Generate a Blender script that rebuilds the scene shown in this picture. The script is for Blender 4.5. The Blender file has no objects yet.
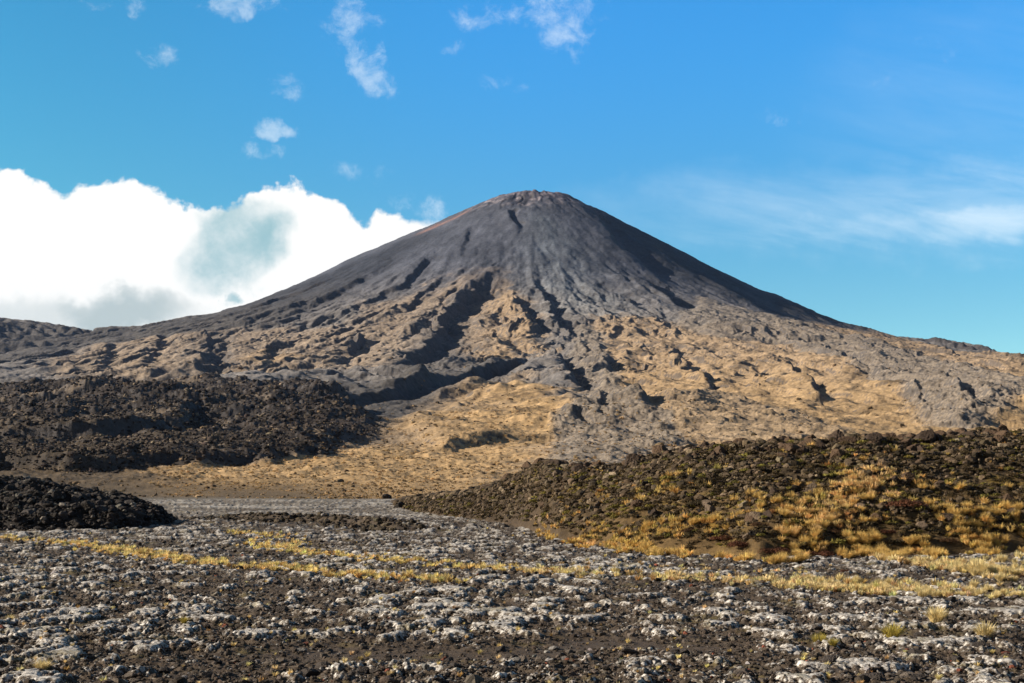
import bpy, math, time
import numpy as np
T0 = time.time()
def log(*a): print('[scene %.1fs]' % (time.time() - T0), *a)

# ------------------------------------------------------------------ camera, sky, sun, exposure
F, CAMZ, HY, CX = 1407.0, 4.0, 480.0, 512.0
sc = bpy.context.scene
col = sc.collection
cd = bpy.data.cameras.new('camera'); cam = bpy.data.objects.new('camera', cd); col.objects.link(cam)
cam.location = (0, 0, CAMZ); cam.rotation_euler = (math.radians(90), 0, 0)
cd.sensor_width = 36; cd.lens = 36 * F / 1024; cd.shift_y = (HY - 341.5) / 1024
cd.clip_start = 0.3; cd.clip_end = 40000
sc.camera = cam
SUN_EL, SUN_AZ = math.radians(22.5), math.radians(2)       # AZ: degrees from due left towards the camera
sdir = np.array([-math.cos(SUN_EL) * math.cos(SUN_AZ), -math.cos(SUN_EL) * math.sin(SUN_AZ), math.sin(SUN_EL)])
sl = bpy.data.lights.new('sun', 'SUN'); sun = bpy.data.objects.new('sun', sl); col.objects.link(sun)
sl.energy = 5.0; sl.angle = math.radians(0.5); sl.color = (1.0, 0.92, 0.79)
from mathutils import Vector
sun.rotation_euler = Vector(tuple(sdir)).to_track_quat('Z', 'Y').to_euler()
sc.view_settings.view_transform = 'Standard'; sc.view_settings.look = 'None'
sc.view_settings.exposure = 0.75; sc.view_settings.gamma = 1
sc.view_settings.use_curve_mapping = False
try:
    sc.cycles.max_bounces = 4; sc.cycles.volume_bounces = 0; sc.cycles.diffuse_bounces = 2
    sc.cycles.transparent_max_bounces = 8
except Exception: pass

class NT:
    def __init__(s, tree): s.t = tree; s.n = tree.nodes; s.l = tree.links
    def node(s, typ, **kw):
        nd = s.n.new(typ)
        for k, v in kw.items(): setattr(nd, k, v)
        return nd
    def put(s, inp, v):
        if isinstance(v, bpy.types.NodeSocket): s.l.new(v, inp)
        elif v is not None: inp.default_value = v
    def m(s, op, a, b=None, c=None, clamp=False):
        nd = s.node('ShaderNodeMath', operation=op, use_clamp=clamp)
        for i, v in enumerate((a, b, c)):
            if v is not None: s.put(nd.inputs[i], v)
        return nd.outputs[0]
    def sm(s, v, a, b):                                  # smoothstep a..b -> 0..1
        nd = s.node('ShaderNodeMapRange', interpolation_type='SMOOTHSTEP')
        s.put(nd.inputs['Value'], v); s.put(nd.inputs['From Min'], a); s.put(nd.inputs['From Max'], b)
        return nd.outputs['Result']
    def noise(s, vec, scale, detail=4, rough=0.55, dist=0.0, out='Fac'):
        nd = s.node('ShaderNodeTexNoise'); s.put(nd.inputs['Vector'], vec)
        nd.inputs['Scale'].default_value = scale; nd.inputs['Detail'].default_value = detail
        nd.inputs['Roughness'].default_value = rough; nd.inputs['Distortion'].default_value = dist
        return nd.outputs[out]
    def mix(s, fac, a, b, typ='MIX'):
        nd = s.node('ShaderNodeMix', data_type='RGBA', blend_type=typ)
        s.put(nd.inputs[0], fac); s.put(nd.inputs[6], a); s.put(nd.inputs[7], b)
        return nd.outputs[2]
    def xyz(s, x, y, z):
        nd = s.node('ShaderNodeCombineXYZ')
        for i, v in enumerate((x, y, z)): s.put(nd.inputs[i], v)
        return nd.outputs[0]

# world: Nishita sky with clouds fixed to directions in the sky
w = bpy.data.worlds.new('World'); sc.world = w; w.use_nodes = True
w.node_tree.nodes.clear(); N = NT(w.node_tree)
sky = N.node('ShaderNodeTexSky', sky_type='NISHITA'); sky.sun_disc = False
sky.sun_elevation = SUN_EL
sky.sun_rotation = math.atan2(sdir[0], sdir[1])
sky.altitude = 1500; sky.air_density = 1.0; sky.dust_density = 0.2; sky.ozone_density = 1.5
tc = N.node('ShaderNodeTexCoord'); sp = N.node('ShaderNodeSeparateXYZ'); N.l.new(tc.outputs['Generated'], sp.inputs[0])
dx, dy, dz = sp.outputs
yy = N.m('MAXIMUM', dy, 0.05)
P = N.m('MULTIPLY_ADD', N.m('DIVIDE', dx, yy), F / 1024.0, 0.5)          # azimuth-like, 0..1 over the view
Q = N.m('MULTIPLY', N.m('DIVIDE', dz, yy), F / 1024.0)                   # altitude-like; 0 at the horizon
front = N.sm(dy, 0.05, 0.3)
V = N.xyz(P, Q, 0.0)
# sky grade: richer blue aloft
hs = N.node('ShaderNodeHueSaturation'); hs.inputs['Hue'].default_value = 0.492; hs.inputs['Saturation'].default_value = 1.35
hs.inputs['Value'].default_value = 1.35; N.l.new(sky.outputs[0], hs.inputs['Color'])
skyc = hs.outputs[0]
tz = N.m('MULTIPLY', N.sm(Q, .15, .50), N.m('MULTIPLY_ADD', N.sm(P, .0, .55), .62, .38))
skyc = N.mix(N.m('SUBTRACT', 1.0, N.sm(P, -.1, .6)), skyc, N.mix(1.0, skyc, (.88, 1.02, .90, 1), 'MULTIPLY'))
skyc = N.mix(1.0, skyc, N.mix(tz, (0.68, 0.875, 0.85, 1), (0.70, 1.22, 1.45, 1)), 'MULTIPLY')
# sky dimmed and greyed overhead and behind the viewer to weaken fill light
dull = N.node('ShaderNodeHueSaturation'); dull.inputs['Saturation'].default_value = .8; dull.inputs['Value'].default_value = .45; N.l.new(sky.outputs[0], dull.inputs['Color'])
aloft = N.m('MULTIPLY', N.sm(dy, -.1, .45), N.m('SUBTRACT', 1.0, N.sm(dz, .42, .62)))
skyc = N.mix(aloft, dull.outputs[0], skyc)
wn = N.node('ShaderNodeTexNoise'); N.l.new(V, wn.inputs['Vector']); wn.inputs['Scale'].default_value = 16; wn.inputs['Detail'].default_value = 5; wn.inputs['Roughness'].default_value = .6
ws = N.node('ShaderNodeSeparateColor'); N.l.new(wn.outputs['Color'], ws.inputs[0])
Pw = N.m('ADD', P, N.m('MULTIPLY', N.m('SUBTRACT', ws.outputs[0], .5), .075)); Qw = N.m('ADD', Q, N.m('MULTIPLY', N.m('SUBTRACT', ws.outputs[1], .5), .075))
def q(py): return (HY - py) / 1024.0
# cumulus bank
nz = N.noise(V, 7.0, 9, 0.62); nz2 = N.noise(V, 26.0, 6, 0.6)
fc = N.node('ShaderNodeFloatCurve'); cu = fc.mapping.curves[0]
top = [(-60, 160), (0, 165), (40, 176), (70, 184), (100, 183), (150, 188), (185, 193), (205, 204), (225, 209), (250, 198), (272, 190), (290, 184),
       (310, 190), (335, 204), (352, 216), (365, 222), (378, 208), (390, 204), (405, 210), (420, 210), (440, 216), (470, 240), (520, 300), (600, 420), (700, 470)]
pts = [((px + 100) / 1024.0, q(py)) for px, py in top]
while len(cu.points) < len(pts): cu.points.new(0.5, 0.5)
for p, (a, b) in zip(cu.points, pts): p.location = (a, b); p.handle_type = 'AUTO'
fc.mapping.update()
N.l.new(N.m('ADD', P, 100 / 1024.0), fc.inputs['Value'])
edge = N.m('SUBTRACT', fc.outputs[0], Q)                                 # >0 inside
edge = N.m('ADD', edge, N.m('MULTIPLY', N.m('SUBTRACT', nz, 0.5), 0.045))
edge = N.m('ADD', edge, N.m('MULTIPLY', N.m('SUBTRACT', nz2, 0.5), 0.034))
nz3 = N.noise(V, 14.0, 4, 0.55); edge = N.m('ADD', edge, N.m('MULTIPLY', N.m('SUBTRACT', nz3, 0.5), 0.035))
rsoft = N.m('MULTIPLY_ADD', N.sm(P, 0.38, 0.43), 0.012, 0.0045)
cum = N.node('ShaderNodeMapRange', interpolation_type='SMOOTHSTEP'); N.l.new(edge, cum.inputs['Value'])
N.put(cum.inputs['From Min'], -0.002); N.l.new(rsoft, cum.inputs['From Max']); cum = cum.outputs['Result']
def blob(px, py, rx, ry, tilt=0.0, ns=0.0, nscale=12):
    u = N.m('MULTIPLY', N.m('SUBTRACT', Pw, px / 1024.0), 1024.0 / rx)
    v = N.m('MULTIPLY', N.m('SUBTRACT', Qw, q(py)), 1024.0 / ry)
    if tilt: v = N.m('ADD', v, N.m('MULTIPLY', u, -tilt))
    r2 = N.m('ADD', N.m('MULTIPLY', u, u), N.m('MULTIPLY', v, v))
    if ns: r2 = N.m('ADD', r2, N.m('MULTIPLY', N.m('SUBTRACT', N.noise(V, nscale, 6, 0.6), 0.5), ns))
    nd = N.node('ShaderNodeMapRange', interpolation_type='SMOOTHSTEP'); N.l.new(r2, nd.inputs['Value'])
    N.put(nd.inputs['From Min'], 1.0); N.put(nd.inputs['From Max'], 0.0)
    return nd.outputs['Result']
hole = N.m('MULTIPLY', N.m('MAXIMUM', blob(234, 246, 70, 52, 0.4, 1.3, 11), N.m('MULTIPLY', blob(231, 299, 12, 12, 0, .5, 40), .9)), 0.85)
hole = N.m('MULTIPLY', N.m('MINIMUM', N.m('MULTIPLY', hole, 1.15), 0.85), N.sm(N.m('ADD', nz, N.m('MULTIPLY', nz2, .5)), .35, .95))
greyb = N.m('ADD', N.m('MULTIPLY', blob(60, 318, 190, 34, 0, 0.8, 9), .55), N.m('MULTIPLY', blob(125, 308, 80, 26, 0, 0.7, 14), .5))
cloud_white = (8.4, 8.4, 8.2, 1)
ccol = N.mix(greyb, cloud_white, (4.2, 4.9, 5.0, 1))
wis = N.noise(V, 34.0, 9, 0.7, 0.25)
wmask = None
for (px, py, rx, ry, t, a) in [(283, 129, 34, 14, 0, 1.0), (262, 152, 26, 16, 0, .6), (372, 72, 30, 34, -.5, 1.0), (352, 22, 42, 34, 0, .8), (245, 4, 46, 24, 0, 1.0),
        (286, 92, 26, 22, 0, .6), (565, 14, 62, 42, 0, 1.0), (548, 8, 24, 40, 0, .7), (505, 87, 24, 12, .2, .5), (463, 50, 22, 16, 0, .75), (480, 14, 46, 22, 0, .5), (135, 10, 20, 16, 0, .5),
        (160, 51, 32, 12, 0, .5), (780, 118, 38, 18, 0, .35), (930, 46, 34, 22, 0, .3), (352, 172, 50, 14, 0, .25), (90, 3, 20, 8, 0, .4), (870, 86, 26, 16, 0, .15), (425, 212, 40, 26, -.3, .7)]:
    b = N.m('MULTIPLY', blob(px, py, rx, ry, t), a)
    wmask = b if wmask is None else N.m('MAXIMUM', wmask, b)
wisp = N.m('MULTIPLY', N.sm(N.m('ADD', wis, N.m('MULTIPLY', wmask, 0.26)), 0.55, 0.95), N.sm(wmask, 0.0, 0.3))
# cirrus veil on the right
Vs = N.xyz(N.m('MULTIPLY', P, 1.0), N.m('MULTIPLY_ADD', Q, 5.0, N.m('MULTIPLY', P, 0.9)), 3.3)
str_ = N.noise(Vs, 5.0, 8, 0.62, 0.4)
cir = N.m('ADD', blob(940, 212, 430, 62, -.0, .7, 5), N.m('MULTIPLY', blob(980, 228, 300, 24, .35, .4, 6), .9))
cir = N.m('ADD', cir, N.m('MULTIPLY', blob(980, 130, 230, 160, 0, .6, 4), .32))
cir = N.m('MULTIPLY', N.m('MULTIPLY', cir, N.sm(str_, 0.2, 0.85)), 0.36, clamp=True)
c1 = N.mix(N.m('MULTIPLY', cir, front), skyc, (7.0, 8.2, 9.0, 1))
c1 = N.mix(N.m('MULTIPLY', N.m('MULTIPLY', wisp, 0.42), front), c1, (8.0, 8.6, 9.0, 1))
ccol = N.mix(hole, ccol, (1.8, 3.9, 4.5, 1))
c1 = N.mix(N.m('MULTIPLY', cum, front), c1, ccol)
bg = N.node('ShaderNodeBackground'); bg.inputs['Strength'].default_value = 0.075
N.l.new(c1, bg.inputs['Color']); wo = N.node('ShaderNodeOutputWorld'); N.l.new(bg.outputs[0], wo.inputs[0])

# ------------------------------------------------------------------ numeric helpers
rng = np.random.default_rng(7)
PERM = rng.permutation(256).astype(np.int32); PERM = np.concatenate([PERM, PERM, PERM])
GA = rng.random(256) * 2 * np.pi; GX = np.cos(GA).astype(np.float32); GY = np.sin(GA).astype(np.float32)
def pn(x, y, seed=0):
    x = np.asarray(x, np.float32) + 17.3 * seed; y = np.asarray(y, np.float32) + 31.7 * seed
    xf = np.floor(x); yf = np.floor(y); xi = xf.astype(np.int32) & 255; yi = yf.astype(np.int32) & 255
    x = x - xf; y = y - yf
    u = x * x * x * (x * (x * 6 - 15) + 10); v = y * y * y * (y * (y * 6 - 15) + 10)
    def g(ix, iy, fx, fy):
        h = PERM[PERM[(ix & 255)] + (iy & 255)]
        return GX[h] * fx + GY[h] * fy
    a = g(xi, yi, x, y); b = g(xi + 1, yi, x - 1, y); c = g(xi, yi + 1, x, y - 1); d = g(xi + 1, yi + 1, x - 1, y - 1)
    return 1.5 * ((a + (b - a) * u) + ((c + (d - c) * u) - (a + (b - a) * u)) * v)
def fbm(x, y, oct=4, seed=0, gain=0.5):
    r = 0; a = 1; s = 0
    for o in range(oct):
        r = r + a * pn(x * 2.0 ** o, y * 2.0 ** o, seed + o * 3 + 1); s += a; a *= gain
    return r / s
def ridged(x, y, oct=4, seed=0, gain=0.5):
    r = 0; a = 1; s = 0
    for o in range(oct):
        r = r + a * (1 - 2 * np.abs(pn(x * 2.0 ** o, y * 2.0 ** o, seed + o * 3 + 1))); s += a; a *= gain
    return r / s
def sstep(a, b, x):
    t = np.clip((x - a) / (b - a), 0, 1); return t * t * (3 - 2 * t)
def interp(x, tab):
    t = np.array(tab, float); return np.interp(x, t[:, 0], t[:, 1])
def smooth_tab(tab, n=400, w=9):
    t = np.array(tab, float); xs = np.linspace(t[0, 0], t[-1, 0], n); ys = np.interp(xs, t[:, 0], t[:, 1])
    k = np.hanning(w + 2)[1:-1]; k /= k.sum(); yp = np.pad(ys, w // 2, mode='edge'); return np.stack([xs, np.convolve(yp, k, 'valid')], 1)

# ------------------------------------------------------------------ the lie of the land
CYC = 4400.0; CXC = (530 - 512) / F * CYC
LEFT = smooth_tab([(0, 880), (60, 888), (125, 889), (281, 809), (406, 752), (563, 684), (719, 612), (876, 549), (1032, 508), (1188, 487), (1345, 482), (1501, 492), (1657, 510), (2200, 515), (3500, 400), (6000, 300)], 900, 9)
RIGHT = smooth_tab([(0, 880), (70, 893), (112, 899), (130, 895), (219, 852), (375, 769), (532, 676), (688, 592), (844, 524), (970, 492), (1157, 457), (1345, 426), (1545, 395), (2200, 330), (3500, 260), (6000, 200)], 900, 9)
FRONT = smooth_tab([(0, 870), (70, 885), (115, 889), (160, 870), (300, 790), (500, 682), (700, 577), (900, 487), (1100, 410), (1400, 325), (1700, 258), (2000, 205), (2300, 160),
                    (2600, 120), (3000, 80), (3400, 46), (3700, 22), (3900, 9), (4120, 0), (4300, 0), (6500, 0)], 900, 11)
LCORR = [(63, -10), (125, -11.2), (203, -6.3), (281, -11.3), (407, -17.6), (563, -14.8), (719, -30.5), (876, -29.8), (1032, -18.7), (1188, -26.5), (1345, -22.6), (1501, -8.5), (1579, -3.0), (1657, -14.3)]
RCORR = [(31, -10), (100, -5.9), (156, -8.1), (219, -4.2), (375, -4.1), (532, -13.2), (688, -26.0), (844, -25.0), (1001, -18.1), (1157, -28.9), (1345, -33.2), (1545, -55.3)]
LEFT[:, 1] += interp(LEFT[:, 0], LCORR) + interp(LEFT[:, 0], [(63, -6), (125, 1.6), (203, -2.1), (281, 1.0), (407, 0.2), (563, 3.1), (719, -3.9), (876, -7.4), (1032, -2.6), (1188, -8.1), (1345, -10.2), (1501, -7.1), (1579, -8.7), (1657, -7.3)]); RIGHT[:, 1] += interp(RIGHT[:, 0], RCORR) + interp(RIGHT[:, 0], [(31, -6), (100, 3.5), (156, 2.4), (219, 0.1), (375, -0.7), (532, 1.0), (688, 1.0), (844, -1.8), (1001, -6.5), (1157, -9.8), (1345, -3.9), (1545, -46.3)])
LEFT[:, 1] += interp(LEFT[:, 0], [(78, -10), (122, -10.4), (178, -6), (269, 3.6), (360, 15.0), (447, 16.8), (582, 12), (716, 20), (851, 19.6), (985, 12.6), (1120, 4), (1188, 8), (1335, 2.4), (1501, 0.2), (1657, 0.4)]); RIGHT[:, 1] += interp(RIGHT[:, 0], [(34, -8), (94, -1.7), (134, -10), (188, -7.0), (253, -5.7), (344, -1.7), (444, 6.5), (532, 17), (622, 25), (760, 42), (851, 34), (926, 8), (1026, 0), (1101, -2), (1191, 8), (1310, 12.3), (1470, 12), (1545, -25)])
def base(x, y):
    rx = x - CXC; ry = CYC - y
    r = np.hypot(rx, ry) + 1e-6; ax = np.abs(rx)
    # two shoulders run out left and right of the axis; in front the slopes fall away as a concave fan
    side = np.where(rx < 0, interp(ax, LEFT), interp(ax, RIGHT))
    sk = 0.16 * np.clip(rx / r, 0, 1) * (1 - sstep(900, 2200, r))
    fr = interp(np.minimum(r * (1 + sk), 6400), FRONT)
    fx = interp(ax * (1 + np.where(rx > 0, 0.16 * (1 - sstep(900, 2200, ax)), 0)), FRONT)
    z = fr + (side - fx) * np.exp(-(ry / (0.30 * ax + 90)) ** 2)
    far = sstep(300, 1500, y)
    return z * far + np.minimum(z, 2) * 0 + z * (1 - far)
def unproj(px, py):
    d = np.geomspace(60, 7000, 3000); z = base((px - CX) / F * d, d); zr = CAMZ - (py - HY) / F * d
    hit = np.nonzero(z >= zr)[0]
    if len(hit): i = hit[0]
    else: i = int(np.argmax((z - zr) / d))
    return ((px - CX) / F * d[i], d[i])
def UP(poly): return np.array([unproj(a, b) for a, b in poly])
def densify(p, n=1):
    return p
def line_dist(X, Y, poly):
    """distance, signed side (+ = right of travel), arclength parameter"""
    best = np.full(X.shape, 1e12); side = np.zeros(X.shape); tt = np.zeros(X.shape)
    seg = np.diff(poly, axis=0); L = np.hypot(seg[:, 0], seg[:, 1]) + 1e-9; cum = np.concatenate([[0], np.cumsum(L)]); tot = cum[-1]
    for i in range(len(seg)):
        ax, ay = poly[i]; ex, ey = seg[i] / L[i]
        px = X - ax; py = Y - ay
        t = np.clip(px * ex + py * ey, 0, L[i]); qx = px - t * ex; qy = py - t * ey
        d2 = qx * qx + qy * qy; m = d2 < best
        best = np.where(m, d2, best); side = np.where(m, np.sign(px * ey - py * ex), side); tt = np.where(m, (cum[i] + t) / tot, tt)
    return np.sqrt(best), side, tt
def poly_sdf(X, Y, poly):
    """positive inside"""
    d, _, _ = line_dist(X, Y, np.vstack([poly, poly[:1]])); ins = np.zeros(X.shape, bool); n = len(poly)
    for i in range(n):
        x1, y1 = poly[i]; x2, y2 = poly[(i + 1) % n]
        c = ((y1 > Y) != (y2 > Y)) & (X < (x2 - x1) * (Y - y1) / (y2 - y1 + 1e-12) + x1); ins ^= c
    return np.where(ins, d, -d)

# erosion of the cone on a regular grid
GX0, GY0, GS, GNX, GNY = -2300.0, 1000.0, 8.0, 575, 500
def rough_cone(x, y):
    rx = x - CXC; ry = CYC - y; r = np.hypot(rx, ry) + 1; th = np.arctan2(rx, ry)
    wx = 0.25 * fbm(x / 420, y / 420, 3, 5)
    k = th + wx * 0.18
    lr = np.log(r / 100.0)
    amp = 3 + 15 * sstep(250, 1200, r)
    n = ridged(k * 9, lr * 1.5 + wx, 4, 11, 0.55) * amp * (.10 + .80 * sstep(450, 1200, r))
    n = n + fbm(k * 26, lr * 3.0, 3, 21) * amp * 0.28 * sstep(300, 1200, r) + fbm(x / 70, y / 90, 4, 27, .55) * 5 * (1 - sstep(600, 1300, r))
    n = n + ridged(k * 30 + fbm(x / 200, y / 200, 3, 24) * 1.6, lr * 2.4, 4, 28, .62) * 11 * sstep(800, 1500, r) * (1 - sstep(2600, 3200, r))
    n = n + fbm(x / 260, y / 300, 4, 31) * 16 * sstep(500, 1500, r)
    return n * sstep(60, 260, r) * sstep(700, 1500, y)
gx = GX0 + GS * np.arange(GNX); gy = GY0 + GS * np.arange(GNY)
GXX, GYY = np.meshgrid(gx, gy)
G0 = base(GXX, GYY) + rough_cone(GXX, GYY)
def erode(h, npart, batches, steps, seed):
    r = np.random.default_rng(seed); h = h.copy(); H, W = h.shape
    for b in range(batches):
        x = r.random(npart) * (W - 3) + 1; y = r.random(npart) * (H - 3) + 1
        vx = np.zeros(npart); vy = np.zeros(npart); sed = np.zeros(npart); water = np.ones(npart); sp_ = np.ones(npart)
        for s in range(steps):
            xi = x.astype(int); yi = y.astype(int); fx = x - xi; fy = y - yi
            a = h[yi, xi]; bb = h[yi, xi + 1]; c = h[yi + 1, xi]; d = h[yi + 1, xi + 1]
            gxx = (bb - a) * (1 - fy) + (d - c) * fy; gyy = (c - a) * (1 - fx) + (d - bb) * fx
            hh = a * (1 - fx) * (1 - fy) + bb * fx * (1 - fy) + c * (1 - fx) * fy + d * fx * fy
            vx = vx * 0.35 - gxx * 0.65; vy = vy * 0.35 - gyy * 0.65; L = np.hypot(vx, vy) + 1e-9
            ux = vx / L; uy = vy / L
            nx = np.clip(x + ux, 1, W - 2.01); ny = np.clip(y + uy, 1, H - 2.01)
            xj = nx.astype(int); yj = ny.astype(int); gx_ = nx - xj; gy_ = ny - yj
            nh = h[yj, xj] * (1 - gx_) * (1 - gy_) + h[yj, xj + 1] * gx_ * (1 - gy_) + h[yj + 1, xj] * (1 - gx_) * gy_ + h[yj + 1, xj + 1] * gx_ * gy_
            dh = nh - hh
            cap = np.maximum(-dh, 0.02) * sp_ * water * 0.9
            dep = np.where(dh > 0, np.minimum(dh, sed), np.where(sed > cap, (sed - cap) * 0.12, -np.minimum((cap - sed) * 0.28, -dh)))
            dep = np.clip(dep, -1.2, 3.0)
            np.add.at(h, (yi, xi), dep * (1 - fx) * (1 - fy)); np.add.at(h, (yi, xi + 1), dep * fx * (1 - fy))
            np.add.at(h, (yi + 1, xi), dep * (1 - fx) * fy); np.add.at(h, (yi + 1, xi + 1), dep * fx * fy)
            sed = np.maximum(sed - dep, 0); sp_ = np.sqrt(np.clip(sp_ ** 2 - dh * 0.3, 0.1, 9)); water *= 0.985
            x = nx; y = ny
    return h
ERO = erode(G0, 3000, 60, 80, 3)
DE = ERO - G0
for _ in range(1): DE[1:-1, 1:-1] = DE[1:-1, 1:-1] * .6 + .1 * (DE[2:, 1:-1] + DE[:-2, 1:-1] + DE[1:-1, 2:] + DE[1:-1, :-2])
edge_w = np.minimum.outer(np.minimum(np.arange(GNY), GNY - 1 - np.arange(GNY)), np.minimum(np.arange(GNX), GNX - 1 - np.arange(GNX)))
DE = np.clip(DE, -40, 25) * np.clip(edge_w / 30.0, 0, 1)
log('eroded', DE.min(), DE.max())
def ero_at(x, y):
    u = np.clip((x - GX0) / GS, 0, GNX - 1.001); v = np.clip((y - GY0) / GS, 0, GNY - 1.001)
    i = u.astype(int); j = v.astype(int); a = u - i; b = v - j
    kf = .12 + 1.48 * sstep(450, 1200, np.hypot(x - CXC, y - CYC))
    return kf * (DE[j, i] * (1 - a) * (1 - b) + DE[j, i + 1] * a * (1 - b) + DE[j + 1, i] * (1 - a) * b + DE[j + 1, i + 1] * a * b)

# features of the mountain, traced from its relief.  WALL: crest line travelling downhill; steep on its right (seen from above, sunless) side
# (poly, height, width of gentle side, width of steep side); negative height = channel
WALLS = [
    ([(492, 268), (478, 284), (466, 300), (452, 314), (440, 326), (433, 345), (412, 362), (392, 378), (365, 388)], 28, 130, 30, 1),
    ([(524, 370), (500, 379), (470, 388), (440, 396), (410, 403), (380, 408), (335, 411), (285, 409)], 38, 100, 34, 1),
    ([(512, 300), (520, 316), (527, 330), (533, 345)], 22, 60, 16, 1),
    ([(536, 290), (544, 305), (551, 322), (552, 338)], 22, 50, 16, 1),
    ([(563, 322), (566, 345)], 12, 40, 14, 1),
    ([(548, 362), (552, 374), (566, 390), (574, 404)], 34, 80, 26, 1),
    ([(575, 392), (590, 384), (602, 378), (610, 392)], 16, 40, 14, 1),
    ([(600, 362), (606, 372), (611, 384)], 12, 40, 14, 1),
    ([(606, 405), (600, 414), (592, 428)], 10, 30, 12, 1),
    ([(632, 278), (648, 292), (664, 302), (680, 314)], 26, 90, 26, 1),
    ([(585, 285), (600, 290), (625, 305), (650, 318)], 14, 70, 20, 1),
    ([(470, 226), (465, 238), (458, 252), (452, 262)], 5, 60, 14, 1),
    ([(505, 210), (512, 222), (516, 230)], 9, 30, 14, 1),
    ([(585, 205), (600, 228), (620, 250), (640, 266), (662, 284)], 20, 120, 26, 1),
    ([(640, 240), (670, 262), (700, 282), (735, 300), (762, 316)], 18, 110, 26, 1),
    ([(700, 280), (740, 302), (775, 316), (810, 328)], 20, 120, 60, 1),
    ([(650, 322), (668, 338), (680, 345)], 14, 60, 14, 1),
    ([(668, 352), (676, 372), (690, 392)], 16, 60, 18, 1),
    ([(692, 380), (704, 392), (712, 402)], 14, 50, 14, 1),
    ([(627, 398), (640, 402), (634, 412), (648, 424)], 24, 70, 20, 1),
    ([(780, 375), (800, 388), (812, 402), (824, 412)], 18, 60, 16, 1),
    ([(822, 362), (840, 372), (862, 386)], 22, 70, 22, 1),
    ([(845, 350), (870, 360), (880, 366)], 14, 50, 14, 1),
    ([(920, 350), (950, 360), (960, 364)], 14, 50, 12, 1),
    ([(945, 375), (975, 385), (988, 388)], 18, 60, 18, 1),
    ([(938, 392), (955, 405), (972, 424)], 20, 60, 16, 1),
    ([(915, 404), (922, 416), (930, 424)], 9, 40, 10, 1),
    ([(940, 380), (965, 388), (990, 396)], 12, 50, 14, 1),
    ([(205, 338), (200, 360), (192, 388)], 26, 80, 24, 1),
    ([(222, 345), (212, 365), (206, 388)], 20, 30, 20, 1),
    ([(300, 345), (285, 352), (262, 360), (258, 372)], 14, 50, 18, 1),
    ([(345, 330), (330, 345), (318, 352)], 12, 60, 18, 1),
    ([(360, 345), (345, 365), (330, 378)], 14, 60, 18, 1),
    ([(430, 255), (410, 275), (380, 300), (350, 315)], 10, 80, 18, 1),
    ([(440, 278), (420, 298), (395, 322)], 8, 60, 14, 1),
    ([(455, 285), (435, 310), (405, 345), (380, 365)], 7, 60, 16, 1),
    ([(385, 262), (350, 285), (300, 312), (260, 328), (215, 338)], 8, 140, 24, 1),
    ([(320, 283), (280, 300), (235, 318)], 8, 90, 18, 1),
    ([(160, 340), (148, 360), (140, 385)], 14, 60, 18, 1),
    ([(110, 352), (100, 368), (96, 385)], 12, 60, 18, 1),
    ([(600, 470), (605, 455), (622, 440)], 3, 20, 6, 1),
    # camera facing banks
    ([(450, 412), (470, 416), (490, 410)], 8, 40, 16, 1),
    ([(536, 420), (560, 425), (588, 432), (610, 430)], 9, 40, 14, 1),
    ([(480, 405), (505, 402), (540, 398), (570, 402)], 12, 60, 20, 1),
]
# LOBES: outline, thickness, width of edge, roughness
LOBES = [
    ([(-150, 478), (0, 472), (100, 472), (150, 469), (260, 462), (330, 456), (346, 442), (372, 436), (356, 416), (330, 404), (250, 402), (180, 402), (60, 400), (-150, 392)], 6, 16, 1.0, 'dark'),
    ([(-150, 456), (0, 453), (100, 451), (165, 447), (196, 434), (190, 418), (150, 412), (60, 406), (-150, 400)], 9, 14, 0.6, 'dark'),
    ([(90, 470), (150, 467), (260, 460), (322, 452), (300, 442), (230, 440), (190, 448), (120, 455)], 4, 14, 1.0, 'dark'),
    ([(20, 420), (110, 424), (130, 412), (90, 402), (20, 405)], 3, 14, .9, 'dark'),
    ([(200, 430), (320, 428), (345, 415), (320, 405), (260, 405), (200, 408)], 5, 16, 0.7, 'dark'),
    ([(400, 428), (455, 412), (520, 400), (560, 402), (590, 420), (560, 440), (500, 442), (440, 450)], 5, 22, 0.0, 'tan'),
    ([(560, 424), (600, 410), (640, 416), (672, 430), (690, 446), (640, 458), (600, 478), (560, 470)], 2, 12, 0.7, 'grey'),
    ([(770, 332), (830, 338), (870, 350), (930, 368), (970, 380), (1024, 398), (1100, 410), (1100, 420), (1010, 414), (972, 432), (935, 430), (905, 400), (850, 378), (800, 358)], 4, 16, 0.8, 'grey'),
    ([(930, 345), (990, 352), (1100, 362), (1100, 357), (1000, 347)], 4, 12, 0.5, 'dark'),
    ([(598, 335), (578, 330), (572, 365), (588, 400), (603, 414), (622, 410), (612, 380), (604, 355)], .8, 14, 0.5, 'grey'),
    ([(640, 420), (700, 405), (790, 420), (850, 436), (800, 446), (700, 444)], 2, 14, 0.5, 'grey2'),
    ([(700, 300), (760, 320), (810, 332), (840, 352), (790, 352), (720, 345), (680, 330)], 3, 16, 0.7, 'grey'),
]
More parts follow.
